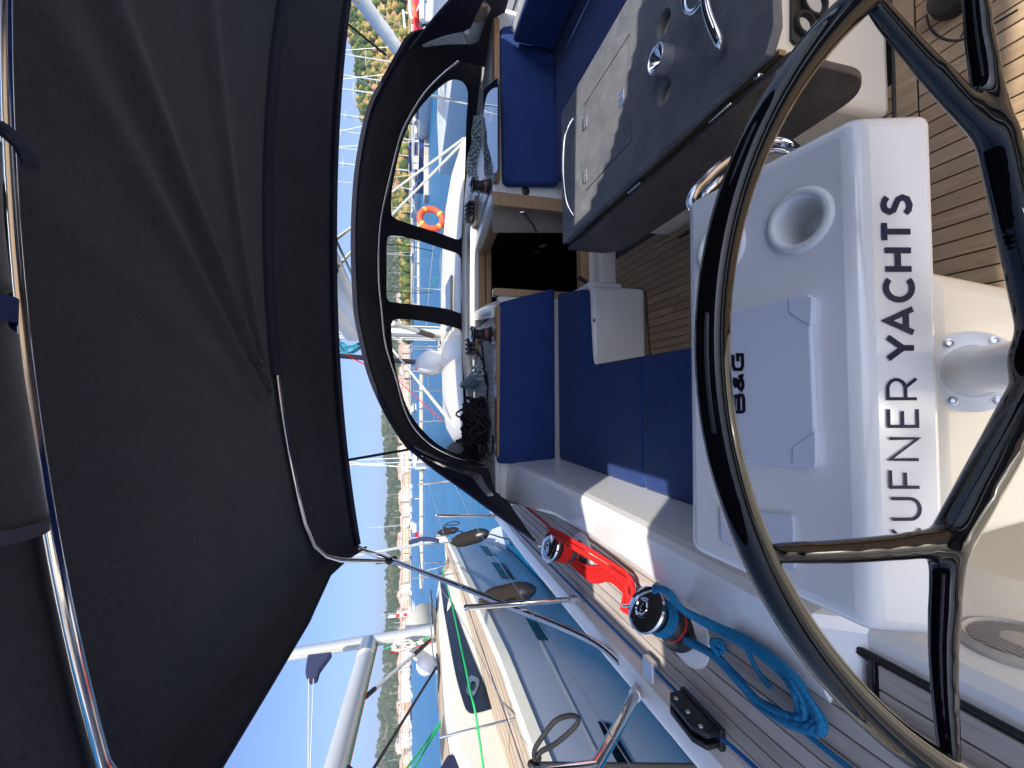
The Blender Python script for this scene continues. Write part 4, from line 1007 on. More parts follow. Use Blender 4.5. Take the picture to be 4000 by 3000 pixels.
# roof windows over the helms, their flap is the roll lashed behind the rear bow
def openw(p):
    if -.30 < p.x < .40 and -.20 < p.y < .36: return True
    if p.x > 1.45 and p.x < 2.5 and -.22 < p.y < .36:
        return ((p.x - 2.3) / .82) ** 2 + ((p.y - .36) / .60) ** 2 < 1 if p.x < 2.3 else True
    return False
bmesh.ops.delete(bm, geom=[f for f in bm.faces if openw(f.calc_center_median())], context='FACES')
bmesh.ops.solidify(bm, geom=bm.faces[:], thickness=.003)
obj('canopy', bm, BIM, bi, 50)
# bound edges
def edge_line(row_i, mat, name, r_=.009):
    bm = NB(); tube(bm, [p + V(0, 0, -.002) for p in rows[row_i][2:-2]], r_, 6, flat=1.6); obj(name, bm, mat, bi, 60)
edge_line(0, BIND, 'front_binding', .011)
bm = NB(); loft(bm, [[V(p.x, 2.905, p.z - .004), V(p.x, 2.86, p.z + .018)] for p in rows[0][2:-2]]); bmesh.ops.solidify(bm, geom=bm.faces[:], thickness=.004); obj('front_hem', bm, BIND, bi)
bm = NB(); tube(bm, [r_[0] for r_ in rows], .007, 6); obj('side_binding', bm, BIND, bi)
# sleeve of the front bow and the bow itself
def bowpts(y, d0, d1, drop, n_=30): return [V(XC + d0 + (d1 - d0) * i / n_, y, bz(y, d0 + (d1 - d0) * i / n_) - drop) for i in range(n_ + 1)]
bm = NB(); tube(bm, bowpts(2.5, -.95, 1.8, .010, 60), .022, 10, flat=1.5); obj('bow_sleeve', bm, BIND, bi)
def leg(y, pts_leg, n0=-1.86): pass
b1p = bowpts(2.5, -.97, -1.75, .018, 24)
e1 = [b1p[-1]] ; cor = P(1225, 2232, 'y', 2.50)
legend = P(1500, 2192, 'x', -.965)
pth = bowpts(2.5, 1.3, -1.72, .02, 50) + [V(XC - 1.84, 2.505, bz(2.5, 1.84) - .035), V(XC - 1.905, 2.53, bz(2.5, 1.9) - .075), V(XC - 1.94, 2.56, bz(2.5, 1.95) - .13)] + [legend]
bm = NB(); tube(bm, pth, .0125, 14); obj('front_bow', bm, CHROME, bi, 60)
corner = V(XC - 1.985, 2.88, rows[0][2].z)
base = P(2475, 2665, 'z', -.86)
bend = P(2290, 2490, 'x', -1.02)
js = P(1530, 2188, 'x', -.975)
bm = NB(); tube(bm, sm([P(1398, 2145, 'y', 2.86), js, P(1900, 2330, 'x', -1.0), bend, P(2455, 2622, 'x', -1.07)], 7), .0145, 14); obj('front_strut', bm, CHROME, bi, 60)
bm = NB(); a_ = P(1470, 2193, 'x', -.965); tube(bm, [a_, a_ + (js - a_) * .8], .017, 12); tube(bm, [js + V(0, -.02, .02), js + V(0, .02, -.02)], .018, 12); obj('hinge', bm, BLACKP, bi)
# rear bow, leg and deck bracket
pth = [V(XC + 1.6 - .034 * 2 * i, 1.08, bz(1.08, 1.6 - .068 * i) - .03) for i in range(50)]
pth = bowpts(1.08, 1.6, -1.80, .035, 50) + [V(XC - 1.90, 1.085, bz(1.08, 1.9) - .06), V(XC - 1.96, 1.09, bz(1.08, 1.96) - .13), P(2325, 3000, 'x', -1.0), P(2420, 2830, 'x', -1.04), P(2525, 2630, 'x', -1.085)]
bm = NB(); tube(bm, pth, .019, 16); obj('rear_bow', bm, CHROME, bi, 60)
bp2 = P(2540, 2612, 'z', DECK + .045)
bm = NB(); tube(bm, [P(2480, 2718, 'x', -1.065), P(2530, 2622, 'x', -1.087)], .0225, 14); tube(bm, [P(2448, 2618, 'x', -1.068), P(2500, 2690, 'x', -1.075)], .011, 12); box(bm, bp2 + V(-.035, -.03, -.012), bp2 + V(.035, .03, .012), .004); obj('deck_bracket', bm, STEEL, bi)
# rolled-up flap lashed behind the rear bow
ry = .93; rz = bz(ry, .8) - .085
def roll_r(x): return .058 + .008 * noise.noise(V(x * 3, 0, 1))
x0r, x1r = P(100, 2090, 'y', ry).x, P(40, 520, 'y', ry).x
bm = NB(); n_ = 60; rg = []
for i in range(n_ + 1):
    x = x0r + (x1r - x0r) * i / n_; d = x - XC; zc_ = bz(ry, d) - .058; k = 1.0
    if abs(x - P(60, 1205, 'y', ry).x) < .03: k = .82
    row = []
    for j in range(28):
        a = 2 * PI * j / 28; rr_ = (.062 + .007 * noise.noise(V(x * 4, math.cos(a), math.sin(a))) + .004 * math.sin(a * 3 + x * 6)) * k
        row.append(V(x, ry + rr_ * 1.15 * math.cos(a), zc_ + rr_ * math.sin(a)))
    rg.append(row)
loft(bm, rg, True, True); obj('rolled_flap', bm, fabric('grey_black_canvas', (.020, .020, .026), (.034, .033, .04), .8, 700, .5, .3, 5), bi, 50)
xs = P(60, 1205, 'y', ry).x; zc_ = bz(ry, xs - XC) - .058
bm = NB(); loft(bm, [[V(xs + dx, ry + .0645 * 1.12 * math.cos(a), zc_ + .0645 * math.sin(a)) for a in [2 * PI * j / 32 for j in range(32)]] for dx in (-.022, .022)], True); bmesh.ops.solidify(bm, geom=bm.faces[:], thickness=-.002); obj('lashing_strap', bm, STRAP, bi)
bm = NB(); loft(bm, [[V(x0r + dx, ry + .066 * 1.15 * math.cos(a), bz(ry, x0r - XC) - .058 + .066 * math.sin(a)) for a in [2 * PI * j / 32 for j in range(32)]] for dx in (-.004, .02)], True); bmesh.ops.solidify(bm, geom=bm.faces[:], thickness=-.003); obj('flap_hem', bm, M('faded_webbing', (.10, .095, .15), .8), bi)
bm = NB(); tube(bm, sm([P(0, 500, 'y', ry), P(40, 530, 'y', ry - .01), P(90, 580, 'y', ry), P(120, 650, 'y', ry)], 5), .012, 8); obj('flap_cord', bm, BIND, bi)
# guy straps from the bimini front down to the hood
for a, b, lab in (((1332, 1802), (1602, 1755), 'thin black strap slanting between bimini and spray hood, port side'), ((1338, 78), (1508, 216), 'thin black strap slanting between bimini and spray hood, starboard side')):
    pa = P(a[0], a[1], 'y', 2.9); pb = P(b[0], b[1], 'y', 3.15); t_ = (pb - pa)
    bm = NB(); tube(bm, [pa, (pa + pb) / 2, pb], .009, 8, flat=.35); tag(obj('guy_strap', bm, RUBBER, None, 60, pa), lab, 'strap')
# ================================================================== spray hood
ho = thing('spray_hood', 'black spray hood with clear front windows arching over the companionway', 'canopy', V(XC, 3.6, LEDGE))
# front panel: a curved skin leaning aft from the breaker up to the front bow
def front_y(x, z):
    d = abs(x - XC) / 1.72; return 4.30 - .78 * min(1.15, d) ** 3.2 - .42 * (z + .66)
def HF(X, Y, off=0):
    v = ray(X, Y); k = 3.9 / v.y
    for _ in range(24):
        p = v * k; k += (front_y(p.x, p.z) + off - p.y) / v.y * .7
    return v * k
Barc = [(1932, 1829), (1880, 1810), (1800, 1795), (1720, 1762), (1660, 1722), (1607, 1662), (1571, 1581), (1548, 1490), (1520, 1405), (1501, 1333), (1489, 1220), (1478, 1107), (1476, 994), (1483, 881), (1498, 790), (1535, 633), (1562, 529), (1598, 452), (1652, 366), (1720, 294), (1788, 240), (1869, 196), (1923, 183)]
base_px = [(1925, 215), (1905, 300), (1880, 400), (1850, 520), (1828, 640), (1814, 760), (1808, 900), (1806, 1000), (1806, 1200), (1808, 1400), (1822, 1560), (1850, 1655), (1880, 1730), (1915, 1800)]
pane_r = [(1528, 826), (1552, 858), (1700, 905), (1780, 934), (1797, 930), (1803, 915), (1806, 850), (1814, 700), (1820, 480), (1826, 390), (1824, 350), (1808, 322), (1786, 312), (1762, 312), (1736, 326), (1684, 370), (1634, 428), (1592, 495), (1560, 590), (1537, 700), (1530, 750)]
pane_c = [(1526, 921), (1511, 940), (1510, 1000), (1510, 1150), (1517, 1170), (1532, 1180), (1640, 1192), (1740, 1205), (1790, 1220), (1800, 1208), (1800, 1030), (1796, 1005), (1784, 990), (1740, 975), (1650, 945), (1580, 926)]
pane_l = [(1550, 1246), (1532, 1260), (1528, 1280), (1534, 1370), (1548, 1450), (1566, 1520), (1586, 1580), (1618, 1640), (1660, 1690), (1710, 1735), (1770, 1768), (1800, 1770), (1812, 1755), (1812, 1730), (1803, 1700), (1806, 1660), (1810, 1560), (1804, 1400), (1803, 1310), (1798, 1290), (1786, 1283), (1740, 1270), (1640, 1252)]
def rp(p, n=3):      # light rounding in the picture plane
    return [(q.x, q.y) for q in sm([V(a, b, 0) for a, b in p], n, True)]
pr_, pc_, pl_ = rp(pane_r, 2), rp(pane_c, 3), rp(pane_l, 2)
def inset(poly, k):
    cx = sum(p[0] for p in poly) / len(poly); cy_ = sum(p[1] for p in poly) / len(poly)
    out = []
    n = len(poly)
    for i, p in enumerate(poly):
        a = poly[i - 1]; b = poly[(i + 1) % n]; t = Vector((b[0] - a[0], b[1] - a[1])).normalized(); nn = Vector((t.y, -t.x))
        c = Vector((p[0] - cx, p[1] - cy_))
        if nn.dot(c) < 0: nn = -nn
        out.append((p[0] + nn.x * k, p[1] + nn.y * k))
    return out
outl = [(q.x, q.y) for q in sm([V(a, b, 0) for a, b in Barc], 3)] + base_px
bm = NB(); F_ = sheet(bm, outl, [pr_, pc_, pl_], lambda a, b: HF(a, b), 16)
bmesh.ops.solidify(bm, geom=F_, thickness=.004); obj('front_panel', bm, HOOD, ho, 50)
for pp_ in (pr_, pc_, pl_):
    bm = NB(); sheet(bm, inset(pp_, 5), [], lambda a, b: HF(a, b, .006), 22); obj('window', bm, VINYL, ho, 80)
# zip flaps hanging in the middle window
for q in ([(1508, 954), (1600, 962), (1690, 981)], [(1508, 1138), (1610, 1145), (1690, 1142)]):
    bm = NB(); tube(bm, sm([HF(a, b, -.012) for a, b in q], 5), .0065, 8, flat=.4); obj('zip_puller', bm, RUBBER, ho)
# canopy between the aft bow and the front bow
def hoodprof(pts): return sm([V(x, 0, z) for x, z in pts], 6)
A0 = [(-.343, -.095), (-.244, -.025), (-.066, .077), (.18, .177), (.46, .240), (.633, .268), (1.07, .285), (1.52, .268), (1.89, .214), (2.08, .164), (2.26, .079), (2.48, -.026), (2.62, -.105)]
ay = lambda x: 3.15
Bp = [HF(a, b) for a, b in Barc]
NS = 60
def resample(pts, n):
    L = [0]
    for a, b in zip(pts, pts[1:]): L.append(L[-1] + (b - a).length)
    out = []; j = 0
    for i in range(n + 1):
        s = L[-1] * i / n
        while j < len(L) - 2 and L[j + 1] < s: j += 1
        t = (s - L[j]) / max(1e-9, L[j + 1] - L[j]); out.append(pts[j] + (pts[j + 1] - pts[j]) * min(1, t))
    return out
piv_p, piv_s = P(1932, 1829, 'y', 3.45), P(1922, 182, 'y', 3.45)
Apts = [piv_p, V(-.50, 3.36, -.46), V(-.43, 3.25, -.26)] + [V(x, 3.15, z) for x, z in A0] + [V(2.74, 3.22, -.26), V(2.84, 3.36, -.5), piv_s]
A = resample(sm(Apts, 5), NS); Bq = resample(sm(Bp, 3), NS)
rows = []
for t in [k / 12 for k in range(13)]:
    rows.append([A[i].lerp(Bq[i], t) + V(0, 0, 1) * (.035 * math.sin(PI * t) * math.sin(PI * i / NS) ** .5 + .010 * noise.noise(V(i * .22, t * 2.2, 5)) + .006 * math.sin(t * 34 + 2 * noise.noise(V(i * .1, 0, 0))) * (1 if 0 < t < 1 else 0) * math.sin(PI * t)) for i in range(NS + 1)])
bm = NB(); loft(bm, rows); bmesh.ops.solidify(bm, geom=bm.faces[:], thickness=.004); obj('roof_panel', bm, HOOD, ho, 60)
# aft hem: a broad dark band under the aft bow
bm = NB(); loft(bm, [[a + V(0, -.012, .012) for a in A[4:-4]], [a + V(0, -.016, -.018) for a in A[4:-4]], [a.lerp(b, .06) + V(0, 0, -.02) for a, b in zip(A[4:-4], Bq[4:-4])]]); bmesh.ops.solidify(bm, geom=bm.faces[:], thickness=.004); obj('aft_hem', bm, BIND, ho)
# side wings running aft to the coaming, each with its clear pane
for s, nm in ((-1, 'port'), (1, 'stbd')):
    mx = lambda p: p if s < 0 else V(2 * XC - p.x, p.y, p.z)
    tip = mx(P(2092, 2112, 'z', -.80)); top = mx(V(-.343, 3.145, -.095)); tp2 = mx(V(-.10, 3.15, .06)); piv = mx(piv_p)
    e = [mx(P(1700, 1835, 'y', 2.98)), mx(P(1800, 1905, 'y', 2.84)), mx(P(1950, 2015, 'y', 2.66))]
    edge = sm([top] + e + [tip], 5); hoop = resample([top, mx(V(-.43, 3.25, -.26)), mx(V(-.50, 3.36, -.46)), piv, mx(P(1952, 1895, 'z', -.775)), mx(P(2005, 1988, 'z', -.80)), tip], len(edge) - 1)
    bm = NB(); rws = []
    for t in (0, .2, .40): rws.append([a.lerp(b, t) for a, b in zip(edge, hoop)])
    loft(bm, rws); bmesh.ops.solidify(bm, geom=bm.faces[:], thickness=.004); obj('wing_edge', bm, BIND, ho)
    bm = NB(); loft(bm, [[a.lerp(b, t) for a, b in zip(edge, hoop)] for t in (.60, .8, 1)]); bmesh.ops.solidify(bm, geom=bm.faces[:], thickness=.004); obj('wing_foot', bm, HOOD, ho)
    bm = NB(); loft(bm, [[a.lerp(b, t) for a, b in zip(edge, hoop)][2:-8] for t in (.40, .5, .60)]); obj('wing_window', bm, VINYL, ho, 80)
    bm = NB(); loft(bm, [[a.lerp(b, t) for a, b in zip(edge, hoop)][-9:] for t in (.40, .5, .60)]); bmesh.ops.solidify(bm, geom=bm.faces[:], thickness=.004); obj('wing_tail', bm, HOOD, ho)
    bm = NB(); tube(bm, edge, .008, 8); obj('wing_binding', bm, BIND, ho)
# bows of the hood
bm = NB(); tube(bm, [p - p.normalized() * .05 for p in sm([HF(a, b) for a, b in Barc[::-1]], 3)], .0125, 12); obj('front_bow', bm, CHROME, ho, 60)
bm = NB(); tube(bm, [p - p.normalized() * .04 for p in sm([P(1918, 186, 'y', 3.45), P(1880, 168, 'y', 3.38), P(1830, 138, 'y', 3.3), P(1780, 110, 'y', 3.24), P(1720, 92, 'y', 3.2), P(1670, 92, 'y', 3.17), P(1640, 98, 'y', 3.15)], 5)], .014, 12); obj('aft_bow', bm, CHROME, ho, 60)
bm = NB(); tube(bm, sm([piv_p, V(-.50, 3.36, -.45), V(-.42, 3.25, -.27), V(-.33, 3.17, -.12)], 5), .0125, 12); obj('aft_bow', bm, CHROME, ho, 60)
for p in (piv_p, piv_s):
    bm = NB(); tube(bm, [p + V(0, -.03, -.015), p + V(0, .03, .01)], .017, 12); box(bm, p + V(-.03, -.03, -.04), p + V(.03, .03, -.022), .003); obj('deck_hinge', bm, STEEL, ho)
# a strut leading back to the pivot, as seen inside the port side
bm = NB(); tube(bm, sm([P(1888, 1822, 'y', 3.47), P(1840, 1795, 'y', 3.55), P(1795, 1775, 'y', 3.62)], 4), .010, 10); obj('side_strut', bm, BLACKP, ho)

# ================================================================== hardware on the ledge
wk = P(1934, 668, 'z', LEDGE + .012); wp = P(1932, 1292, 'z', LEDGE + .012)
for c, lab in ((wk, 'black coachroof winch on the starboard ledge, right of the companionway'), (wp, 'black coachroof winch on the port ledge, left of the companionway')):
    winch('coachroof_winch', lab, V(c.x, 3.26, LEDGE + .0), .80, (0, 0, 1))
    bm = NB(); cc_ = V(c.x, 3.26, LEDGE); lathe(bm, [(.048, .125 * .8), (.05, .12), (.048, .135)], cc_, (0, 0, 1), 20)
    bm.free()
for px, lab, pad in (((1852, 825), 'row of black rope clutches on a small oak pad, starboard of the hatch', 1), ((1852, 1352), 'row of black rope clutches on a small oak pad, port of the hatch', 1)):
    c = P(px[0] + 14, px[1], 'y', 3.86); c.z = LEDGE
    t = thing('rope_clutch', lab, 'clutch', c)
    bm = NB(); box(bm, c + V(-.11, -.07, -.0), c + V(.11, .12, .025), .004); obj('oak_pad', bm, WOOD, t)
    for k in range(4):
        x = c.x - .075 + k * .038
        bm = NB(); prism(bm, [V(x, c.y - .06, c.z + .025), V(x, c.y - .05, c.z + .065), V(x, c.y + .0, c.z + .088), V(x, c.y + .10, c.z + .075), V(x, c.y + .11, c.z + .025)], (.03, 0, 0), .004, 2); obj('clutch_body', bm, BLACKP, t)
        bm = NB(); prism(bm, [V(x + .006, c.y - .075, c.z + .07), V(x + .006, c.y + .05, c.z + .098), V(x + .006, c.y + .05, c.z + .086), V(x + .006, c.y - .07, c.z + .06)], (.018, 0, 0), .002, 1); obj('lever', bm, RUBBER, t)
# rope piles
def pile(name, label, c, rx, ry_, rz, mat, n, rad, seed, extra=None):
    rs = random.Random(seed); bm = NB()
    for k in range(n):
        pts = []
        a0 = rs.uniform(0, 6.28); tw = rs.uniform(.6, 1.0); cx_ = rs.uniform(-.35, .35) * rx; cy_ = rs.uniform(-.3, .3) * ry_
        for j in range(10):
            a = a0 + 2 * PI * j / 9 * tw * 1.15; q = rs.uniform(.55, 1)
            pts.append(c + V(cx_ + rx * q * math.cos(a) * .7, cy_ + ry_ * q * math.sin(a) * .7, abs(rs.gauss(.3, .28)) * rz + rad))
        uvtube(bm, sm(pts, 5), rad, 7)
    if extra: 
        for e in extra: uvtube(bm, sm(e, 6), rad, 7)
    return tag(obj(name, bm, mat, None, 60, c), label, 'rope')
cb = P(1905, 1640, 'z', LEDGE)
ex = [[P(1900, 1735, 'z', LEDGE + .03), P(1890, 1775, 'z', LEDGE + .03), P(1880, 1783, 'z', LEDGE + .03), P(1884, 1740, 'z', LEDGE + .03), P(1893, 1700, 'z', LEDGE + .04)], [P(1925, 1700, 'z', LEDGE + .03), P(1925, 1760, 'z', LEDGE + .02), P(1912, 1775, 'z', LEDGE + .02), P(1900, 1740, 'z', LEDGE + .03)]]
pile('black_rope_pile', 'tangled pile of black rope on the pale slatted ledge, port side', cb, .20, .17, .22, BLACKR, 34, .0078, 11, ex)
hk = P(1860, 1470, 'z', LEDGE)
bm = NB(); rs = random.Random(5)
for i in range(11):
    f = (i - 5) / 5; z0 = rs.uniform(.02, .10)
    a, b, m_ = P(1893, 1432, 'z', LEDGE + .06), P(1828, 1500 + 6 * rs.random(), 'z', LEDGE + .06), P(1862, 1470, 'z', LEDGE + .1)
    o = V(0, f * .05, rs.uniform(-.02, .05)); uvtube(bm, sm([a + V(.0, f * .02, z0), a.lerp(m_, .5) + o, m_ + o * 1.2, b + o + V(0, 0, .03), b + o + V(-.02, .02, -.03), m_ + o * .8 + V(-.02, .03, -.04)], 6), .0095, 8)
tag(obj('grey_rope_hank', bm, GREYR, None, 60, hk), 'hank of grey and white flecked rope lying on the port ledge beside the black pile', 'rope')
# starboard twisted hank hanging along the breaker
bm = NB(); rs = random.Random(9)
spine = [P(1872, 462, 'y', 3.62), P(1868, 505, 'y', 3.62), P(1866, 560, 'y', 3.60), P(1852, 610, 'y', 3.6), P(1845, 660, 'y', 3.6), P(1862, 715, 'y', 3.58), P(1872, 745, 'y', 3.56)]
sp_ = sm([p + V(0, 0, .01) for p in spine], 8)
for k in range(6):
    pts = []
    for i, p in enumerate(sp_):
        a = i * .42 + k * PI / 3; r_ = .034 * (1.15 if 6 < i < 14 else .8 if i > 36 else 1.0); pts.append(p + V(math.cos(a) * r_ * .55, math.cos(a) * r_ * .3, math.sin(a) * r_))
    uvtube(bm, pts, .0125, 8)
lp = P(1880, 500, 'y', 3.58); uvtube(bm, sm([lp, P(1900, 510, 'y', 3.56), P(1908, 521, 'y', 3.56), P(1905, 526, 'y', 3.56), P(1885, 521, 'y', 3.58)], 5), .008, 8)
uvtube(bm, sm([P(1874, 470, 'y', 3.62), P(1876, 450, 'y', 3.62), P(1882, 434, 'y', 3.63)], 5), .011, 8)
tag(obj('grey_rope_hank', bm, GREYR, None, 60, spine[3]), 'twisted grey and white rope hank beside the starboard coachroof winch', 'rope')
# leads: black and white lines running aft over the port ledge
for pts, m_, lab in (([(1846, 1340), (1862, 1370), (1880, 1400), (1895, 1440), (1905, 1500), (1902, 1560)], BLACKR, 'thick black line leading aft across the port ledge to the rope pile'), ([(1868, 1320), (1882, 1350), (1888, 1400), (1890, 1450), (1900, 1500)], BLACKR, 'thin black line running beside the port coachroof winch'), ([(1925, 1340), (1912, 1380), (1904, 1420), (1890, 1470), (1878, 1490)], GREYR, 'pale flecked line wandering across the port ledge'), ([(1850, 860), (1858, 800), (1870, 760), (1880, 730)], GREYR, 'pale flecked line between the starboard clutches and winch')):
    bm = NB(); uvtube(bm, sm([P(a, b, 'z', LEDGE + .018) for a, b in pts], 6), .008, 8); tag(obj('control_line', bm, m_, None, 60, P(*pts[0], 'z', LEDGE)), lab, 'rope')
# dark bar standing in for a reflection in the starboard acrylic board
bm = NB(); tube(bm, [P(1886, 466, 'y', 3.7), P(1945, 463, 'y', 3.7)], .010, 8); tag(obj('reflected_bar', bm, BIND, None, 60, P(1886, 466, 'y', 3.7)), 'short dark bar standing in for a reflection in the starboard acrylic board', 'strap')

# ================================================================== own mast, boom, rigging ahead of the hood
SPAR = M('grey_spar', (.50, .52, .54), .38, metal=.25, coat=.2); _v = coords(SPAR, (8, 8, .6)); setr(SPAR, ramp(SPAR, noiset(SPAR, _v, 4, 5), [(.3, (.3,) * 3), (.7, (.5,) * 3)]))
SPARW = M('white_spar', (.66, .67, .67), .35, coat=.3)
SAIL = M('white_sailcloth', (.72, .72, .70), .75); _v = coords(SAIL); bump(SAIL, noiset(SAIL, _v, 6, 5, .6), .5, .03)
TEAL = M('teal_line', (.01, .19, .27), .7)
mf = P(1742, 1304, 'x', XC); 
ma = thing('mast', 'pale grey mast of this yacht standing ahead of the spray hood', 'mast', mf)
bm = NB()
prof = [(.075 * math.cos(a), .115 * math.sin(a)) for a in [2 * PI * k / 20 for k in range(20)]]
loft(bm, [[mf + V(a, b, z) for a, b in prof] for z in (-.05, 3, 12)], True, True); obj('spar', bm, SPAR, ma)
bm = NB(); box(bm, mf + V(-.03, -.125, .3), mf + V(.03, -.112, 12)); obj('sail_track', bm, SPARW, ma)
bm = NB()
for x in (-.12, -.09, .10): uvtube(bm, [mf + V(x, -.05, .0), mf + V(x * .8, -.08, 11)], .010, 6)
obj('halyard', bm, WHITER, ma, 60)
bm = NB(); box(bm, mf + V(-.22, -.16, -.06), mf + V(.18, .16, .04), .02)
for dx in (-.16, .12): lathe(bm, [(0, .12), (.035, .11), (.035, 0)], mf + V(dx, -.12, 0), seg=14)
obj('mast_collar', bm, BLACKP, ma)
bm = NB(); q = [P(1312, 1330, 'y', mf.y), P(1330, 1355, 'y', mf.y), P(1370, 1365, 'y', mf.y), P(1415, 1350, 'y', mf.y), P(1440, 1340, 'y', mf.y)]
rs = random.Random(2)
for k in range(9): uvtube(bm, sm([p + V(rs.uniform(-.06, .06), rs.uniform(-.05, .05), rs.uniform(-.05, .05)) for p in q], 5), .014, 7)
tag(obj('teal_rope_bundle', bm, TEAL, None, 60, q[0]), 'teal rope bundle tied to the mast above the spray hood', 'rope')
gn = P(1420, 1302, 'y', mf.y - .15)
be = P(1150, 820, 'x', XC + .02)
bo = thing('boom', 'white boom with stowed sail rising over the spray hood', 'boom', gn)
be = gn + (P(1302, 1088, 'x', XC) - gn) * 1.35
bm = NB(); dirb = (be - gn).normalized()
loft(bm, [[gn + (be - gn) * t + V(.09 * math.cos(a), 0, .13 * math.sin(a)) for a in [2 * PI * k / 16 for k in range(16)]] for t in (0, .5, 1)], True, True); obj('spar', bm, SPARW, bo)
bm = NB(); rg = []
for i in range(30):
    t = i / 29; rg.append([gn + (be - gn) * t + V((.13 + .015 * noise.noise(V(i * .5, a, 0))) * math.cos(a), 0, .16 + (.15 + .03 * noise.noise(V(i * .4, a, 2))) * math.sin(a)) for a in [2 * PI * k / 14 for k in range(14)]])
loft(bm, rg, True, True); obj('stowed_sail', bm, SAIL, bo, 60)
bm = NB(); uvtube(bm, [gn + V(.12, 0, -.1), gn + (be - gn) * .5 + V(.12, 0, -.14), be + V(.12, 0, -.1)], .012, 6); obj('reef_line', bm, GREYR, bo, 60)
# mainsheet tackle crossing the sky between bimini and hood, twin parts
for a, b in (((1298, 945), (1386, 880)), ((1300, 1062), (1386, 970))):
    pa, pb = P(a[0], a[1], 'y', 3.4), P(b[0], b[1], 'y', 4.6); d = pb - pa
    bm = NB(); uvtube(bm, [pa - d * .3, pb + d * .5], .013, 8); tag(obj('mainsheet', bm, WHITER, None, 60, pa), 'white braided mainsheet part above the spray hood, the one nearer the ' + ('starboard side' if a[1] < 1000 else 'boom'), 'rope')
bc = P(1304, 1058, 'y', 3.45)
bm = NB(); lathe(bm, [(0, .012), (.03, .012), (.034, .004), (.034, -.004), (.03, -.012), (0, -.012)], bc, (1, .3, 0), 20); tag(obj('sheet_pulley', bm, BLACKP, None, 50, bc), 'small black pulley at the end of the mainsheet under the bimini edge', 'pulley')
# ropes seen through the front windows, running from the mast region down to the deck
for a, ya, b, yb, r_, m_, lab in (((1545, 1380), 8.6, (1775, 1665), 4.9, .02, WHITER, 'thick white rope slanting down behind the port hood window'),
                                 ((1530, 750), 6.0, (1812, 540), 4.7, .014, WHITER, 'upper white shroud line behind the starboard hood window'),
                                 ((1540, 830), 6.2, (1812, 552), 4.7, .014, WHITER, 'lower white shroud line behind the starboard hood window'),
                                 ((1700, 1090), 7.2, (1660, 1165), 9.0, .008, GREENR, 'thin green line seen through the middle hood window'),
                                 ((1470, 1410), 9, (1725, 1640), 6, .007, RED, 'thin red line slanting behind the port hood window')):
    pa, pb = P(*a, 'y', ya), P(*b, 'y', yb); bm = NB(); uvtube(bm, [pa + (pa - pb) * (.35 if ya > 7 and r_ > .006 and m_ is not GREENR else .1), pb], r_, 8); tag(obj('rigging_line', bm, m_, None, 60, pb), lab, 'rope')
vg = thing('boom_vang', 'grey telescopic vang between mast foot and boom, behind the port hood window', 'vang', mf)
pa, pb = P(1535, 1262, 'y', mf.y - .9), P(1690, 1312, 'y', mf.y - .15)
bm = NB(); tube(bm, [pa, pb], .035, 10); obj('tube', bm, SPAR, vg)
bm = NB(); tube(bm, [pa.lerp(pb, .6), pb], .045, 10); obj('sleeve', bm, BLACKP, vg)
# black furled line post beside the mast (staysail roller)
pa, pb = P(1303, 1388, 'y', 8.2), P(1625, 1415, 'y', 8.2)
bm = NB(); tube(bm, [pa + V(0, .1, 1), pa, pb], .045, 10); tag(obj('furled_stay', bm, M('dark_sleeve', (.03, .03, .05), .7), None, 50, pb), 'dark sleeved stay left of the mast with a red line tied on', 'stay')
bm = NB(); uvtube(bm, [P(1352, 1385, 'y', 8.1), P(1400, 1412, 'y', 8.0), P(1440, 1432, 'y', 7.9)], .012, 6); tag(obj('red_line', bm, RED, None, 50, P(1352, 1385, 'y', 8.1)), 'red line running from the dark stay down behind the spray hood', 'rope')
# bow rail and life buoy forward on the starboard side
lb = P(1684, 855, 'y', 7.2)
ORG = M('orange_foam', (.75, .09, .03), .55)
lt = thing('lifebuoy', 'bright orange lifebuoy hung on a rail, seen through the starboard hood window', 'lifebuoy', lb)
bm = NB(); tube(bm, [lb + V(math.cos(a) * .185, math.cos(a) * .06, math.sin(a) * .185) for a in [2 * PI * k / 40 for k in range(40)]], .052, 14, True); obj('ring', bm, ORG, lt, 60)
bm = NB()
for a0 in (.5, 2.1, 3.7, 5.2): tube(bm, [lb + V(math.cos(a) * .185, math.cos(a) * .06, math.sin(a) * .185) for a in (a0, a0 + .12, a0 + .24)], .0545, 14)
obj('band', bm, M('yellow_band', (.7, .42, .06), .6), lt)
pu = thing('bow_rail', 'white tubular bow rail beyond the spray hood windows', 'rail', V(XC, 8.9, DECK))
for s in (-1, 1):
    pts = [V(XC + s * (h - .08), y, DECK + .60) for y, h in zip(yy, hw) if y >= 6.5]
    bm = NB(); tube(bm, sm(pts, 4), .013, 8); obj('top_rail', bm, CHROME, pu, 60)
    bm = NB(); tube(bm, sm([p - V(0, 0, .28) for p in pts], 4), .008, 8); obj('mid_rail', bm, CHROME, pu, 60)
    for p in pts[::1]: bm = NB(); tube(bm, [p, p - V(0, 0, .58)], .012, 8); obj('post', bm, CHROME, pu, 60)
for s, y, lab in ((1, 4.6, 'steel stanchion on the starboard side deck'), (1, 2.4, 'steel stanchion on the starboard rail beside the cockpit'), (-1, 5.6, 'steel stanchion forward on the port rail behind the hood')):
    h = 2.1; b = V(XC + s * h, y, DECK + .03); bm = NB(); tube(bm, [b, b + V(s * .03, 0, .6)], .0125, 10); tag(obj('stanchion', bm, CHROME, None, 60, b), lab, 'stanchion')
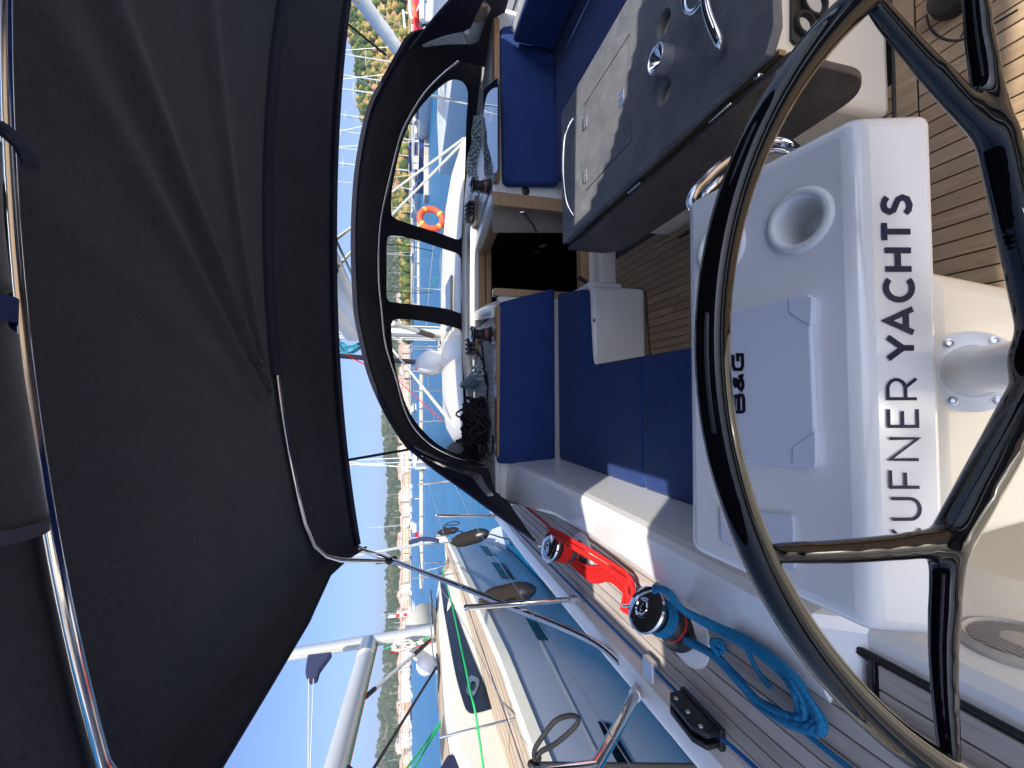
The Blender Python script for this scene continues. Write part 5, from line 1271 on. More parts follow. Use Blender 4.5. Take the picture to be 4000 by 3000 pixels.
# covered dinghy on the foredeck, port side of the mast
GREYC = M('grey_cover_cloth', (.62, .62, .63), .6); _v = coords(GREYC); bump(GREYC, noiset(GREYC, _v, 5, 4), .5, .02)
def dinghy(c, L_, Wd, Ht, name, label, fr='B', rot=0, mat=None, stripes=True, group=None):
    t = thing(name, label, 'dinghy', c, group, fr); ca, sa = math.cos(rot), math.sin(rot); bm = NB(); rg = []
    for i in range(25):
        u = -1 + 2 * i / 24; k = max(.02, (1 - abs(u) ** 3.2)) ** .55; row = []
        for j in range(20):
            a = 2 * PI * j / 20; x = math.cos(a) * Wd * k; z = Ht * (.45 + .55 * math.sin(a)) * (k * .85 + .15) + .03 * noise.noise(V(u * 3, a, 0))
            y = u * L_; row.append(c + V(x * ca - y * sa, x * sa + y * ca, z))
        rg.append(row)
    loft(bm, rg, True, True); obj('hull_cover', bm, mat or GREYC, t, 60)
    if stripes:
        for u0 in (-.25, -.1):
            bm = NB(); rg = []
            for u in (u0, u0 + .05):
                k = max(.02, (1 - abs(u) ** 3.2)) ** .55; rg.append([c + V(math.cos(a) * Wd * k * 1.01 * ca - u * L_ * sa, math.cos(a) * Wd * k * 1.01 * sa + u * L_ * ca, Ht * (.45 + .56 * math.sin(a)) * (k * .85 + .15)) for a in [2 * PI * j / 20 for j in range(20)]])
            loft(bm, rg, True); obj('stripe', bm, M('stripe_grey', (.12, .11, .12), .6) if 'stripe_grey' not in bpy.data.materials else bpy.data.materials['stripe_grey'], t, 60)
    return t
dc = P(1700, 1422, 'y', 7.4); dc.z = P(1722, 1422, 'y', 7.4).z
dinghy(dc, .75, .20, .40, 'covered_dinghy', 'white dinghy under a grey cover on the foredeck, seen through the port hood window')
# ================================================================== water, shore, hills (level frame)
WATER = -H
def PL(X, Y, ax, v): return P(X, Y, ax, v, 'L')
WM = M('harbour_water', (.006, .12, .27), .27, spec=.35); WM.node_tree.nodes['Principled BSDF'].inputs['IOR'].default_value = 1.33
_N, _L, _b = nodes(WM); _v = coords(WM, (1, 1, 1))
_n1 = noiset(WM, _v, 2.6, 5, .62, .4); _n2 = noiset(WM, coords(WM, (.35, 1, 1)), .45, 4, .6); _n3 = noiset(WM, coords(WM, (.05, .2, 1)), .35, 4, .6)
_b1 = bump(WM, _n2, 1.0, .30); _b2 = bump(WM, _n1, 1.0, .10, _b1)
setc(WM, ramp(WM, _n3, [(.3, (.003, .085, .19)), (.7, (.005, .12, .28))]))
bm = NB()
rr_ = [0, 6, 15, 40, 120, 400, 1500, 5000]
bmesh.ops.create_grid(bm, x_segments=24, y_segments=24, size=5200, matrix=Matrix.Translation((0, 0, WATER)))
struct('water', bm, WM, (0, 0, WATER), 'L')

def hillmesh(sil, dist, near, far, zn, name, mat, rough=.06, cols=160, rows_=26, seed=0, shape=1.35):
    pts = [PL(a, b, 'y', dist) for a, b in sil]; pts.sort(key=lambda p: p.x); pts = sm(pts, 4); pts = resample_x(pts, cols)
    grid = []
    for j in range(rows_ + 1):
        t = j / rows_; row = []
        for p in pts:
            if t <= .8:
                u = t / .8; y = near + (dist - near) * u; x = p.x * (y / dist); z = zn + (p.z - zn) * u ** shape
                z += (noise.noise(V(x * .012, y * .012, seed)) * .5 + noise.noise(V(x * .04, y * .04, seed)) * .25) * (p.z - zn) * rough * 3 * math.sin(PI * min(u, .97))
            else:
                u = (t - .8) / .2; y = dist + (far - dist) * u; x = p.x * (y / dist); z = p.z + (zn - p.z) * u
            row.append(V(x, y, z))
        grid.append(row)
    bm = NB(); loft(bm, grid); return struct(name, bm, mat, (0, near, zn), 'L', 80), grid
def resample_x(pts, n):
    out = []; x0, x1 = pts[0].x, pts[-1].x; j = 0
    for i in range(n + 1):
        x = x0 + (x1 - x0) * i / n
        while j < len(pts) - 2 and pts[j + 1].x < x: j += 1
        t = (x - pts[j].x) / max(1e-6, pts[j + 1].x - pts[j].x); out.append(pts[j].lerp(pts[j + 1], max(0, min(1, t))))
    return out
HILL = M('scrub_ground', (.12, .12, .07), .95, spec=.1); _v = coords(HILL)
setc(HILL, ramp(HILL, noiset(HILL, _v, .02, 6, .7), [(.38, (.045, .06, .03)), (.52, (.10, .10, .055)), (.62, (.30, .24, .15))]))
HILLN = M('autumn_ground', (.2, .15, .07), .95, spec=.1); _v = coords(HILLN)
setc(HILLN, ramp(HILLN, noiset(HILLN, _v, .05, 6, .7), [(.35, (.12, .13, .05)), (.5, (.30, .23, .09)), (.7, (.46, .34, .18))]))
sil_far = [(1478, 5200), (1480, 4200), (1476, 3500), (1474, 3000), (1480, 2900), (1492, 2850), (1486, 2800), (1482, 2760), (1495, 2700), (1508, 2640), (1500, 2520), (1514, 2440), (1516, 2320), (1510, 2240), (1518, 2180), (1514, 2100), (1505, 2060), (1514, 2010), (1520, 1950), (1516, 1900), (1519, 1850), (1506, 1790), (1500, 1730), (1498, 1640), (1503, 1560), (1510, 1450), (1506, 1300), (1500, 1150), (1508, 1000), (1500, 800), (1490, 600), (1500, 300), (1500, -200), (1500, -900)]
_, gfar = hillmesh(sil_far, 1500, 560, 2200, WATER + 1.5, 'far_hills', HILL, .05, 240, 26, 3)
sil_near = [(1600, 1330), (1592, 1220), (1578, 1080), (1556, 930), (1520, 780), (1480, 660), (1440, 560), (1418, 475), (1404, 410), (1397, 330), (1392, 270), (1384, 210), (1362, 140), (1346, 95), (1334, 40), (1322, -60), (1305, -250), (1290, -600), (1300, -1200), (1340, -2200), (1380, -3200)]
_, gnear = hillmesh(sil_near, 400, 235, 560, WATER + 1.5, 'near_hill', HILLN, .05, 150, 26, 8, 1.2)
# woodland: clumps of leaf faces following the slopes
def leafmat(name, stops):
    m = M(name, (.1, .1, .05), .9, spec=.15); N, L, b = nodes(m); a = N.new('ShaderNodeAttribute'); a.attribute_name = 'tone'
    c = ramp(m, a.outputs['Fac'], stops); v = coords(m); c = mixc(m, .45, c, mixc(m, noiset(m, v, .8, 4), (.02, .03, .01), c)); setc(m, c); return m
FARW = leafmat('far_woods', [(0, (.022, .040, .022)), (.5, (.040, .062, .030)), (.85, (.065, .082, .036)), (1, (.13, .11, .06))])
NEARW = leafmat('autumn_woods', [(0, (.03, .060, .020)), (.3, (.06, .105, .030)), (.5, (.15, .165, .035)), (.68, (.33, .25, .06)), (.82, (.42, .25, .10)), (1, (.38, .21, .11))])
ico = bmesh.new(); bmesh.ops.create_icosphere(ico, subdivisions=2, radius=1); ICO2 = ([v.co.copy() for v in ico.verts], [[v.index for v in f.verts] for f in ico.faces]); ico.free()
ico = bmesh.new(); bmesh.ops.create_icosphere(ico, subdivisions=1, radius=1); ICO1 = ([v.co.copy() for v in ico.verts], [[v.index for v in f.verts] for f in ico.faces]); ico.free()
def woods(name, grid, n, r0, r1, mat, label, seed, ic, tmax=.80, tmin=.03, patch=.012, cut=-.15):
    rs = random.Random(seed); vs, fs, tone = [], [], []; R_, C_ = len(grid) - 1, len(grid[0]) - 1; placed = 0
    while placed < n:
        j = rs.uniform(tmin, tmax) * R_; i = rs.uniform(0, C_ - .01); a, b = int(j), int(i); p = grid[a][b].lerp(grid[a][b + 1], i - b).lerp(grid[a + 1][b].lerp(grid[a + 1][b + 1], i - b), j - a)
        dn = noise.noise(V(p.x * patch, p.y * patch, seed))
        placed += 1
        if dn < cut and rs.random() < .75: continue
        r = rs.uniform(r0, r1); o = len(vs); sd = rs.uniform(0, 99); tn = min(1, max(0, .45 + .55 * noise.noise(V(p.x * patch * 1.7, p.y * patch * 1.7, seed + 9)) + rs.gauss(0, .25)))
        el = rs.uniform(.9, 1.5)
        for v in ic[0]:
            k = 1 + .5 * noise.noise(v * 1.9 + V(sd, 0, 0)); vs.append(p + V(v.x * r * k, v.y * r * k, (v.z * el + .5) * r * k)); tone.append(min(1, max(0, tn + .1 * noise.noise(v * 2.2 + V(0, sd, 0)))))
        fs += [[o + q for q in f] for f in ic[1]]
    me = bpy.data.meshes.new(name); me.from_pydata(vs, [], fs); at = me.attributes.new('tone', 'FLOAT', 'POINT'); at.data.foreach_set('value', tone)
    c = grid[0][C_ // 2]; o = obj(name, me, mat, None, 180, c, 'L'); tag(o, label, 'woodland', None, 'stuff'); return o
woods('hillside_wood', gnear, 10500, 1.5, 2.9, NEARW, 'autumn wood of green, yellow and rust coloured trees covering the near hill on the right', 4, ICO1, .80, .03, .012, -.42)
woods('far_wood', gfar, 9500, 3.5, 7.5, FARW, 'dark green scrub and woods covering the far hills across the bay', 6, ICO1, .8, .12, .005, -.22)
# ---------------------------------------------------------------- shore town
bm = NB(); box(bm, (-1500, 545, WATER - 1), (900, 600, WATER + 1.3)); struct('shore', bm, M('quay_stone', (.36, .33, .28), .9), (0, 545, WATER), 'L')
bm = NB(); box(bm, (45, 222, WATER - 1), (420, 250, WATER + 1.3)); struct('near_quay', bm, M('near_quay_stone', (.36, .34, .30), .9), (45, 222, WATER), 'L')
WALLS = [M('render_cream', (.62, .56, .46), .9), M('render_white', (.66, .64, .60), .9), M('render_sand', (.50, .40, .29), .9), M('render_pink', (.58, .45, .38), .9)]
ROOFM = M('terracotta_tiles', (.40, .27, .21), .85); WINM = M('dark_windows', (.06, .06, .07), .4)
def house(proto_seed):
    rs = random.Random(proto_seed); w_, d_, h_ = rs.uniform(8, 17), rs.uniform(8, 11), rs.uniform(5.5, 12); bm = NB(); box(bm, (-w_ / 2, -d_ / 2, -3), (w_ / 2, d_ / 2, h_))
    b2 = NB(); e = .5; hr = rs.uniform(1.8, 3); q = [V(-w_ / 2 - e, -d_ / 2 - e, h_ + .05), V(w_ / 2 + e, -d_ / 2 - e, h_ + .05), V(w_ / 2 + e, d_ / 2 + e, h_ + .05), V(-w_ / 2 - e, d_ / 2 + e, h_ + .05)]
    k = [b2.verts.new(v) for v in q] + [b2.verts.new(V(-w_ / 2 + 2, 0, h_ + hr)), b2.verts.new(V(w_ / 2 - 2, 0, h_ + hr))]
    for f in ((0, 1, 5, 4), (1, 2, 5), (2, 3, 4, 5), (3, 0, 4), (3, 2, 1, 0)): b2.faces.new([k[i] for i in f])
    b3 = NB()
    fl = int(h_ // 3)
    for z in range(fl):
        for x in range(int(w_ // 3)): X0 = -w_ / 2 + 1.2 + x * 3; box(b3, (X0, -d_ / 2 - .05, .9 + z * 3), (X0 + 1.1, -d_ / 2 + .1, 2.4 + z * 3))
    return bm, b2, b3
PROT = []
for s in range(7):
    bms = house(s); PROT.append([])
    for nm, b_, m_ in zip(('wall', 'roof', 'windows'), bms, (WALLS[s % 4], ROOFM, WINM)):
        me = bpy.data.meshes.new(nm); bmesh.ops.recalc_face_normals(b_, faces=b_.faces[:]); b_.to_mesh(me); b_.free(); me.materials.append(m_); PROT[-1].append((nm, me))
rs = random.Random(21)
def putthing(name, label, cat, group, c, rot, parts, fr='L', scale=1):
    t = thing(name, label, cat, c, group, fr); t.rotation_euler = (0, 0, rot); t.scale = (scale,) * 3
    for nm, me in parts:
        o = bpy.data.objects.new(nm, me); COL.objects.link(o); o.parent = t
        if nm == 'windows': o['kind'] = 'stuff'
    return t
def ground(grid, x, y):
    best = None
    for row in grid:
        for p in row[::1]:
            d = (p.x - x) ** 2 + (p.y - y) ** 2
            if best is None or d < best[0]: best = (d, p.z)
    return best[1]
hcol = ['cream', 'white', 'sandy', 'pinkish']
for k in range(150):
    y = 560 + abs(rs.gauss(0, 34)); Yp = 3250 - k * 15.2 + rs.uniform(-12, 12); x = PL(1600, Yp, 'y', y).x
    s = rs.randrange(7); z = WATER + 1.3 + max(0, (y - 575)) * .10
    zone = [z_ for lim, z_ in ((620, 'right of all windows'), (760, 'in the outer starboard window'), (905, 'by the lifebuoy'), (1050, 'in the middle window, right half'), (1220, 'in the middle window, left half'), (1350, 'behind our mast'), (1560, 'in the port window'), (1680, 'behind the hood edge'), (1790, 'right of the port strap'), (1860, 'just left of the port strap'), (1930, 'above the cleat'), (2000, 'right of the far stanchion'), (2060, 'left of the far stanchion'), (2130, 'above the bow fender'), (2200, 'above the navy roll'), (2270, 'right of the tender'), (2340, 'above the tender'), (2400, 'left of the tender'), (2470, 'right of the grey mast'), (2540, 'left of the grey mast'), (2620, 'under the vang'), (2700, 'above the buoy'), (2780, 'right of the black strap'), (2850, 'behind the black strap'), (2920, 'right of the green tackle'), (9999, 'behind the green tackle')) if Yp < lim][0]
    putthing('shore_house', '%s %s tiled roof house on the far shore %s' % (('low', 'tall', 'wide')[s % 3], hcol[s % 4], zone), 'house', 'houses of the town along the far shore', V(x, y, z), rs.uniform(-.4, .4), PROT[s])
# ---------------------------------------------------------------- sailing boats
HW = M('boat_white', (.68, .69, .70), .3, coat=.3); HB = M('boat_blue', (.02, .05, .2), .25, coat=.5); BDK = M('boat_deck', (.56, .52, .45), .6); MSTM = M('mast_alloy', (.60, .61, .62), .4, metal=.3); CVR = M('boom_cover_blue', (.02, .04, .16), .8); GLS = M('boat_glass', (.02, .03, .05), .15)
def sailboat(L_, Wd, hm, mh, cover, rake=0):
    """bow towards +y"""
    out = []; n = 14; rows_ = []
    for i in range(n + 1):
        u = i / n; y = -L_ / 2 + L_ * u; k = (math.sin(min(1, (u * .9 + .32)) * PI)) ** .6 if u > .2 else .80 + u * .75; k = min(k, 1) if u < .97 else .06
        sh = 1.05 + .35 * u * u; rows_.append([V(-Wd / 2 * k, y, sh), V(-Wd / 2 * k * .97, y, .5), V(-Wd / 2 * k * .75, y, -.3), V(0, y, -.5), V(Wd / 2 * k * .75, y, -.3), V(Wd / 2 * k * .97, y, .5), V(Wd / 2 * k, y, sh)])
    b = NB(); loft(b, rows_, False, True); out.append(('hull', b, hm))
    b = NB(); loft(b, [[r_[0] + V(.03, 0, -.03), V(0, r_[0].y, r_[0].z + .05), r_[-1] + V(-.03, 0, -.03)] for r_ in rows_]); out.append(('deck', b, BDK))
    b = NB(); hexa(b, [V(-Wd * .30, -L_ * .12, 1.0), V(Wd * .30, -L_ * .12, 1.0), V(Wd * .2, L_ * .28, 1.15), V(-Wd * .2, L_ * .28, 1.15), V(-Wd * .26, -L_ * .10, 1.65), V(Wd * .26, -L_ * .10, 1.65), V(Wd * .14, L_ * .24, 1.5), V(-Wd * .14, L_ * .24, 1.5)], .06, 2); out.append(('cabin', b, HW))
    for s in (-1, 1):
        b = NB(); hexa(b, [V(s * Wd * .292, -L_ * .08, 1.22), V(s * Wd * .300, -L_ * .08, 1.22), V(s * Wd * .222, L_ * .18, 1.25), V(s * Wd * .212, L_ * .18, 1.25), V(s * Wd * .274, -L_ * .08, 1.45), V(s * Wd * .284, -L_ * .08, 1.45), V(s * Wd * .200, L_ * .18, 1.40), V(s * Wd * .190, L_ * .18, 1.40)]); out.append(('cabin_window', b, GLS))
    b = NB(); my = L_ * .06; tube(b, [V(0, my, 1.2), V(0, my - rake, mh)], [.085, .06], 8); out.append(('mast', b, MSTM))
    for q in (.42, .72): 
        b = NB(); tube(b, [V(-Wd * .22, my - .1, 1.2 + (mh - 1.2) * q), V(0, my, 1.2 + (mh - 1.2) * q + .06), V(Wd * .22, my - .1, 1.2 + (mh - 1.2) * q)], .03, 6); out.append(('spreader', b, MSTM))
    b = NB(); tube(b, [V(0, my, 2.0), V(0, -L_ * .36, 2.15)], .18, 8); out.append(('boom_cover', b, CVR if cover else SAIL))
    b = NB(); tube(b, [V(0, L_ * .48, 1.4), V(0, my, mh * .75)], .035, 6); out.append(('furled_jib', b, SAIL))
    pr = []
    for nm, b, m_ in out:
        me = bpy.data.meshes.new(nm); bmesh.ops.recalc_face_normals(b, faces=b.faces[:]); b.to_mesh(me); b.free(); finish(me, m_); pr.append((nm, me))
    return pr
SB = [sailboat(11, 3.6, HW, 15, True), sailboat(12.5, 4, HW, 17, False), sailboat(10, 3.3, HB, 14, True), sailboat(9, 3, HW, 12.5, False)]
bn = ['white sailboat with blue boom cover', 'large white sailboat', 'dark blue sailboat', 'short white sailboat']
for k in range(110):      # the marina far off along the shore
    y = rs.uniform(300, 500); Yp = rs.choice([rs.uniform(640, 1380), rs.uniform(1560, 2320), rs.uniform(2320, 3050)] if k % 3 else [rs.uniform(640, 1500)]); s = rs.randrange(4); x = PL(1605, Yp, 'y', y).x
    zone = [z_ for lim, z_ in ((760, 'in the outer starboard window'), (905, 'by the lifebuoy'), (1050, 'in the middle window, right half'), (1220, 'in the middle window, left half'), (1350, 'behind our mast'), (1560, 'in the port window'), (1680, 'behind the hood edge'), (1790, 'right of the port strap'), (1860, 'just left of the port strap'), (1930, 'above the cleat'), (2000, 'right of the far stanchion'), (2060, 'left of the far stanchion'), (2130, 'above the bow fender'), (2200, 'above the navy roll'), (2270, 'right of the tender'), (2340, 'above the tender'), (2400, 'left of the tender'), (2470, 'right of the grey mast'), (2540, 'left of the grey mast'), (2620, 'under the vang'), (2700, 'above the buoy'), (2780, 'right of the black strap'), (2850, 'behind the black strap'), (2920, 'right of the green tackle'), (9999, 'behind the green tackle')) if Yp < lim][0]
    putthing('moored_sailboat', bn[s] + ' moored far off ' + zone, 'sailboat', 'sailing boats moored in the distant marina', V(x, y, WATER), rs.choice([0, PI]) + rs.uniform(-.15, .15), SB[s])
mid = [ # picture Y of the mast, distance, kind, heading
 (265, 52, 0, 2.9, 'white sailing boat whose mast rises left of the wooded hill'), (318, 60, 3, .3, 'short sailing boat under the wooded hill, second mast from the right'),
 (618, 66, 1, 3.0, 'large sailing boat with a mast crossing the sky, right of the mainsheet'), (655, 58, 2, .2, 'dark blue sailing boat with mast just left of the large one'),
 (832, 130, 0, 3.1, 'sailing boat moored at the pontoon behind the orange lifebuoy'), (925, 160, 3, .1, 'small sailing boat with faint mast behind the mainsheet'), (1000, 170, 0, 3.1, 'sailing boat beyond the middle hood window, right part'),
 (560, 62, 0, 3.3, 'white sailing boat seen large through the starboard hood window'), (470, 60, 2, .2, 'dark blue sailing boat behind the twin white lines in the starboard window'), (400, 48, 1, 3.0, 'large sailing boat in the outer corner of the starboard window'),
 (745, 90, 1, 3.2, 'white sailing boat at the near end of the long pontoon'), (1600, 150, 3, .2, 'faint masted sailing boat left of the mast over blue water'), (1783, 68, 1, 3.0, 'sailing boat with twin white spars behind the port guy strap'), (1802, 75, 0, 3.1, 'sailing boat close behind the one at the port guy strap'),
 (2052, 150, 0, .1, 'small sailing boat with a pale mast left of the guy strap'), (2385, 170, 3, 3.0, 'distant sailing boat whose mast stands beside the red and white pole')]
for Yp, y, s, rot, lab in mid:
    putthing('sailboat', lab, 'sailboat', None, V(PL(1605, Yp, 'y', y).x, y, WATER), rot, SB[s])
# long pale pontoon and a second one to the right
PON = M('weathered_pontoon', (.50, .45, .37), .85); _v = coords(PON); setc(PON, ramp(PON, noiset(PON, _v, 1.2, 4), [(.3, (.38, .34, .28)), (.7, (.56, .51, .42))]))
for x0, x1, y, lab in ((PL(1645, 2300, 'y', 76).x, PL(1645, 1330, 'y', 76).x, 76, 'long pale floating pontoon across the blue water'), (PL(1645, 1240, 'y', 98).x, PL(1645, 640, 'y', 98).x, 98, 'farther floating pontoon behind the middle hood window'), (PL(1645, 760, 'y', 52).x, PL(1645, -300, 'y', 52).x, 52, 'floating pontoon on the right with boats alongside')):
    t = thing('pontoon', lab, 'pontoon', V(x0, y, WATER), None, 'L'); n_ = int((x1 - x0) / 6); 
    for k in range(n_):
        bm = NB(); box(bm, (x0 + k * 6, y, WATER - .2), (x0 + k * 6 + 5.8, y + 2.4, WATER + .48), .05, 1); obj('float', bm, PON, t)
        bm = NB(); tube(bm, [V(x0 + k * 6 + 2.9, y + .1, WATER + .4), V(x0 + k * 6 + 2.9, y + .1, WATER + 1.25)], .08, 8); obj('service_post', bm, M('post_white', (.6, .58, .52), .6) if 'post_white' not in bpy.data.materials else bpy.data.materials['post_white'], t)
FLAGR = M('flag_red', (.62, .02, .03), .7)
for Yp, Xp, y, lab in ((1437, 1632, 70, 'small red flag over the pontoon behind the covered dinghy'), (2088, 1628, 74, 'small red flag over the pontoon beside the bow of the grey yacht')):
    p = PL(Xp, Yp, 'y', y); t = thing('flag', lab, 'flag', p - V(0, 0, 1.4), None, 'L')
    bm = NB(); tube(bm, [p - V(.5, 0, 1.6), p + V(-.5, 0, .9)], .04, 6); obj('staff', bm, SPARW, t)
    bm = NB(); loft(bm, [[p + V(-.45 + .1 * i, .05 * math.sin(i), .35), p + V(-.45 + .1 * i, .05 * math.sin(i + .6), -.30)] for i in range(9)]); bmesh.ops.solidify(bm, geom=bm.faces[:], thickness=.02); obj('cloth', bm, FLAGR, t)
t = thing('channel_marker', 'red and white banded pole standing beyond the grey yacht', 'pole', PL(1600, 2408, 'y', 30), None, 'L')
a_, b_ = PL(1516, 2410, 'y', 30), PL(1606, 2398, 'y', 30)
for k in range(6):
    bm = NB(); tube(bm, [a_.lerp(b_, k / 6), a_.lerp(b_, (k + 1) / 6)], .085, 10); obj('band', bm, FLAGR if k in (2, 4) else SPARW, t)

# ================================================================== the neighbour: grey yacht moored to port
NG = M('metallic_grey_blue', (.3, .38, .5), .42, coat=.15, coatr=.1); _v = coords(NG)
setc(NG, ramp(NG, noiset(NG, _v, .8, 4), [(.3, (.30, .35, .44)), (.7, (.35, .40, .50))])); bump(NG, noiset(NG, _v, .7, 2), .15, .01)
ny = thing('grey_yacht', 'grey blue sailing yacht moored alongside to port, cream deck, long dark cabin window', 'yacht', V(-4.1, 4.5, WATER), None, 'L')
ST = [(-3, -2.62), (-1, -2.5), (1, -2.46), (3, -2.46), (4.2, -2.48), (5.7, -2.64), (7.4, -2.86), (8.6, -2.98), (9.6, -3.10), (10.4, -3.22), (10.9, -3.34), (11.2, -3.50)]
def nxc(y): return -4.18 + .68 * max(0, (y - 4)) / 7.2
def nxe(y):
    for (a, b), (c, d) in zip(ST, ST[1:]):
        if a <= y <= c: return b + (d - b) * (y - a) / (c - a)
    return ST[0][1] if y < ST[0][0] else ST[-1][1]
def nhull(y, z):
    e = nxe(y); t = max(0, (-.9 - z)) / 1.35; return e - .05 * t - .28 * t * t * (1 if y < 9 else 1)
NZ = -.9
def nside(s):
    rows_ = []
    for i in range(46):
        y = -3 + 14.2 * i / 45; r_ = []
        for z in (NZ, -1.02, -1.2, -1.5, -1.8, -2.05, -2.25, -2.5, -2.9):
            x = nhull(y, z); 
            if y > 10: x = min(x, nxc(y) + (nxe(y) - nxc(y)) * 1.0)
            if z < -2.3: x = x + (nxc(y) - x) * .3
            r_.append(V(x, y - (max(0, y - 9.5) * .12 * (NZ - z)), z) if s > 0 else V(2 * nxc(y) - x, y - (max(0, y - 9.5) * .12 * (NZ - z)), z))
        rows_.append(r_)
    return rows_
bm = NB(); loft(bm, nside(1)); loft(bm, nside(-1)); a = nside(1)[-1]; b = nside(-1)[-1]; loft(bm, [a, b])
obj('hull', bm, NG, ny, 40)
def gun(off0, off1, z0, z1):
    rows_ = []
    for i in range(60):
        y = -3 + 14.25 * i / 59; e = min(nxe(min(y, 11.2)), -2.2); c = nxc(y); d = (1 if e > c else -1)
        rows_.append([V(e + off0, y, z0), V(e + off0 - .005, y, z1), V(e - off1, y, z1 + .004), V(e - off1 - .01, y, NZ - .03)])
    return rows_
NCREAM = gel('neighbour_cream', (.74, .71, .60), .3)
NTEAK = M('neighbour_teak', (.40, .32, .23), .7); _v = coords(NTEAK, (1, .04, 1)); _f = noiset(NTEAK, coords(NTEAK, (14, .8, 1)), 2, 5, .7)
NN, NL_, nb_ = nodes(NTEAK); wv = NN.new('ShaderNodeTexWave'); wv.inputs['Scale'].default_value = 3.3; wv.inputs['Distortion'].default_value = .0; NL_.new(coords(NTEAK), wv.inputs['Vector'])
setc(NTEAK, mixc(NTEAK, ramp(NTEAK, wv.outputs['Fac'], [(.0, (1,) * 3), (.10, (0,) * 3)]), ramp(NTEAK, _f, [(.3, (.32, .25, .18)), (.7, (.46, .37, .27))]), (.07, .06, .05)))
bm = NB(); loft(bm, gun(.012, .11, NZ - .045, NZ + .045)); obj('gunwale', bm, NCREAM, ny)
bm = NB(); loft(bm, [[V(2 * nxc(p.y) - p.x, p.y, p.z) for p in r_] for r_ in gun(.012, .11, NZ - .045, NZ + .045)]); obj('gunwale', bm, NCREAM, ny)
bm = NB(); loft(bm, [[V(nxe(min(11.15, -3 + 14.2 * i / 59)) - .11, -3 + 14.15 * i / 59, NZ), V(nxc(-3 + 14.15 * i / 59), -3 + 14.15 * i / 59, NZ + .06), V(2 * nxc(-3 + 14.15 * i / 59) - nxe(min(11.15, -3 + 14.2 * i / 59)) + .11, -3 + 14.15 * i / 59, NZ)] for i in range(60)]); obj('teak_deck', bm, NTEAK, ny)
def onhull(X, Y, off):
    v = ray(X, Y, 'L'); k = 6 / v.y
    for _ in range(40):
        p = v * k; k += (nhull(p.y, p.z) + off - p.x) / v.x * .6
    return v * k
NW = M('hull_window_glass', (.004, .006, .010), .06, coat=.5)
for poly in ([(1872, 2131), (1907, 2134), (1945, 2172), (1901, 2169)], [(1918, 2196), (1969, 2199), (2015, 2263), (1961, 2260)], [(2052, 2412), (2112, 2436), (2144, 2501), (2101, 2499)], [(2334, 2816), (2386, 2828), (2404, 2860), (2475, 2985), (2460, 3060), (2400, 2960)]):
    bm = NB(); F_ = sheet(bm, poly, [], lambda a, b: onhull(a, b, .004), 30); bmesh.ops.solidify(bm, geom=F_, thickness=-.003); obj('hull_window', bm, NW, ny, 60)
for q0, q1 in (((1903, 2170), (1918, 2196)), ((1962, 2260), (1976, 2278)), ((2103, 2501), (2330, 2955)), ((2335, 2965), (2480, 3260))):
    wv_ = 7 if q0[0] < 2000 else 12
    bm = NB(); F_ = sheet(bm, [(q0[0], q0[1]), (q0[0] + wv_, q0[1] + 1), (q1[0] + wv_, q1[1] + 1), (q1[0], q1[1])], [], lambda a, b: onhull(a, b, .003), 25); bmesh.ops.solidify(bm, geom=F_, thickness=-.002); obj('stripe', bm, HW, ny, 60)
BOOT = M('boot_top', (.30, .36, .38), .5)
bm = NB(); loft(bm, [[V(nhull(y, -2.04) + .004, y, -2.04), V(nhull(y, -2.10) + .004, y, -2.10)] for y in [-3 + 13.5 * i / 40 for i in range(41)]]); obj('waterline_stripe', bm, BOOT, ny)
for c, r_ in ((PL(1871, 2194, 'y', 8.0), .02), (PL(2430, 2727, 'y', 4), .012)):
    pass
# coachroof
CS = [(9.9, -3.62, -3.74, -.84), (9.3, -3.50, -3.62, -.66), (8.6, -3.42, -3.56, -.56), (7.0, -3.36, -3.48, -.47), (5.2, -3.34, -3.46, -.41), (4.55, -3.34, -3.46, -.42), (4.2, -3.32, -3.40, -.50), (3.0, -3.28, -3.36, -.62), (-1, -3.25, -3.3, -.62)]
rows_ = []
for y, xb, xt, z in CS:
    c = nxc(y); rows_.append([V(xb, y, NZ - .02), V(xt + .03, y, z - .05), V(xt, y, z - .012), V(xt - .07, y, z + .004), V(c, y, z + .05), V(2 * c - xt + .07, y, z + .004), V(2 * c - xt, y, z - .012), V(2 * c - xt - .03, y, z - .05), V(2 * c - xb, y, NZ - .02)])
bm = NB(); loft(bm, rows_, False, True); obj('coachroof', bm, NCREAM, ny, 40)
bm = NB(); rows_ = []
for y, xb, xt, z in CS[2:6]: c = nxc(y); rows_.append([V(xt - .16, y, z + .016), V(c, y, z + .058), V(2 * c - xt + .16, y, z + .016)])
loft(bm, rows_); obj('roof_teak', bm, NTEAK, ny)
def cabx(y, z):
    for (a, xb, xt, zt), (a2, xb2, xt2, zt2) in zip(CS, CS[1:]):
        if a >= y >= a2:
            t = (a - y) / (a - a2); b_ = xb + (xb2 - xb) * t; tt = xt + (xt2 - xt) * t + .03; zz_ = zt + (zt2 - zt) * t - .05; u = (z - NZ) / (zz_ - NZ); return b_ + (tt - b_) * u
    return -3.4
def oncab(X, Y, off):
    v = ray(X, Y, 'L'); k = 6 / v.y
    for _ in range(40):
        p = v * k; k += (cabx(p.y, p.z) + off - p.x) / v.x * .5
    return v * k
CWN = M('cabin_glass_blue', (.012, .022, .05), .05, coat=.6)
wpoly = [(1714, 2226), (1724, 2228), (1760, 2330), (1800, 2440), (1850, 2570), (1896, 2680), (1931, 2758), (1924, 2768), (1850, 2788), (1826, 2778), (1812, 2752), (1780, 2640), (1750, 2480), (1728, 2350)]
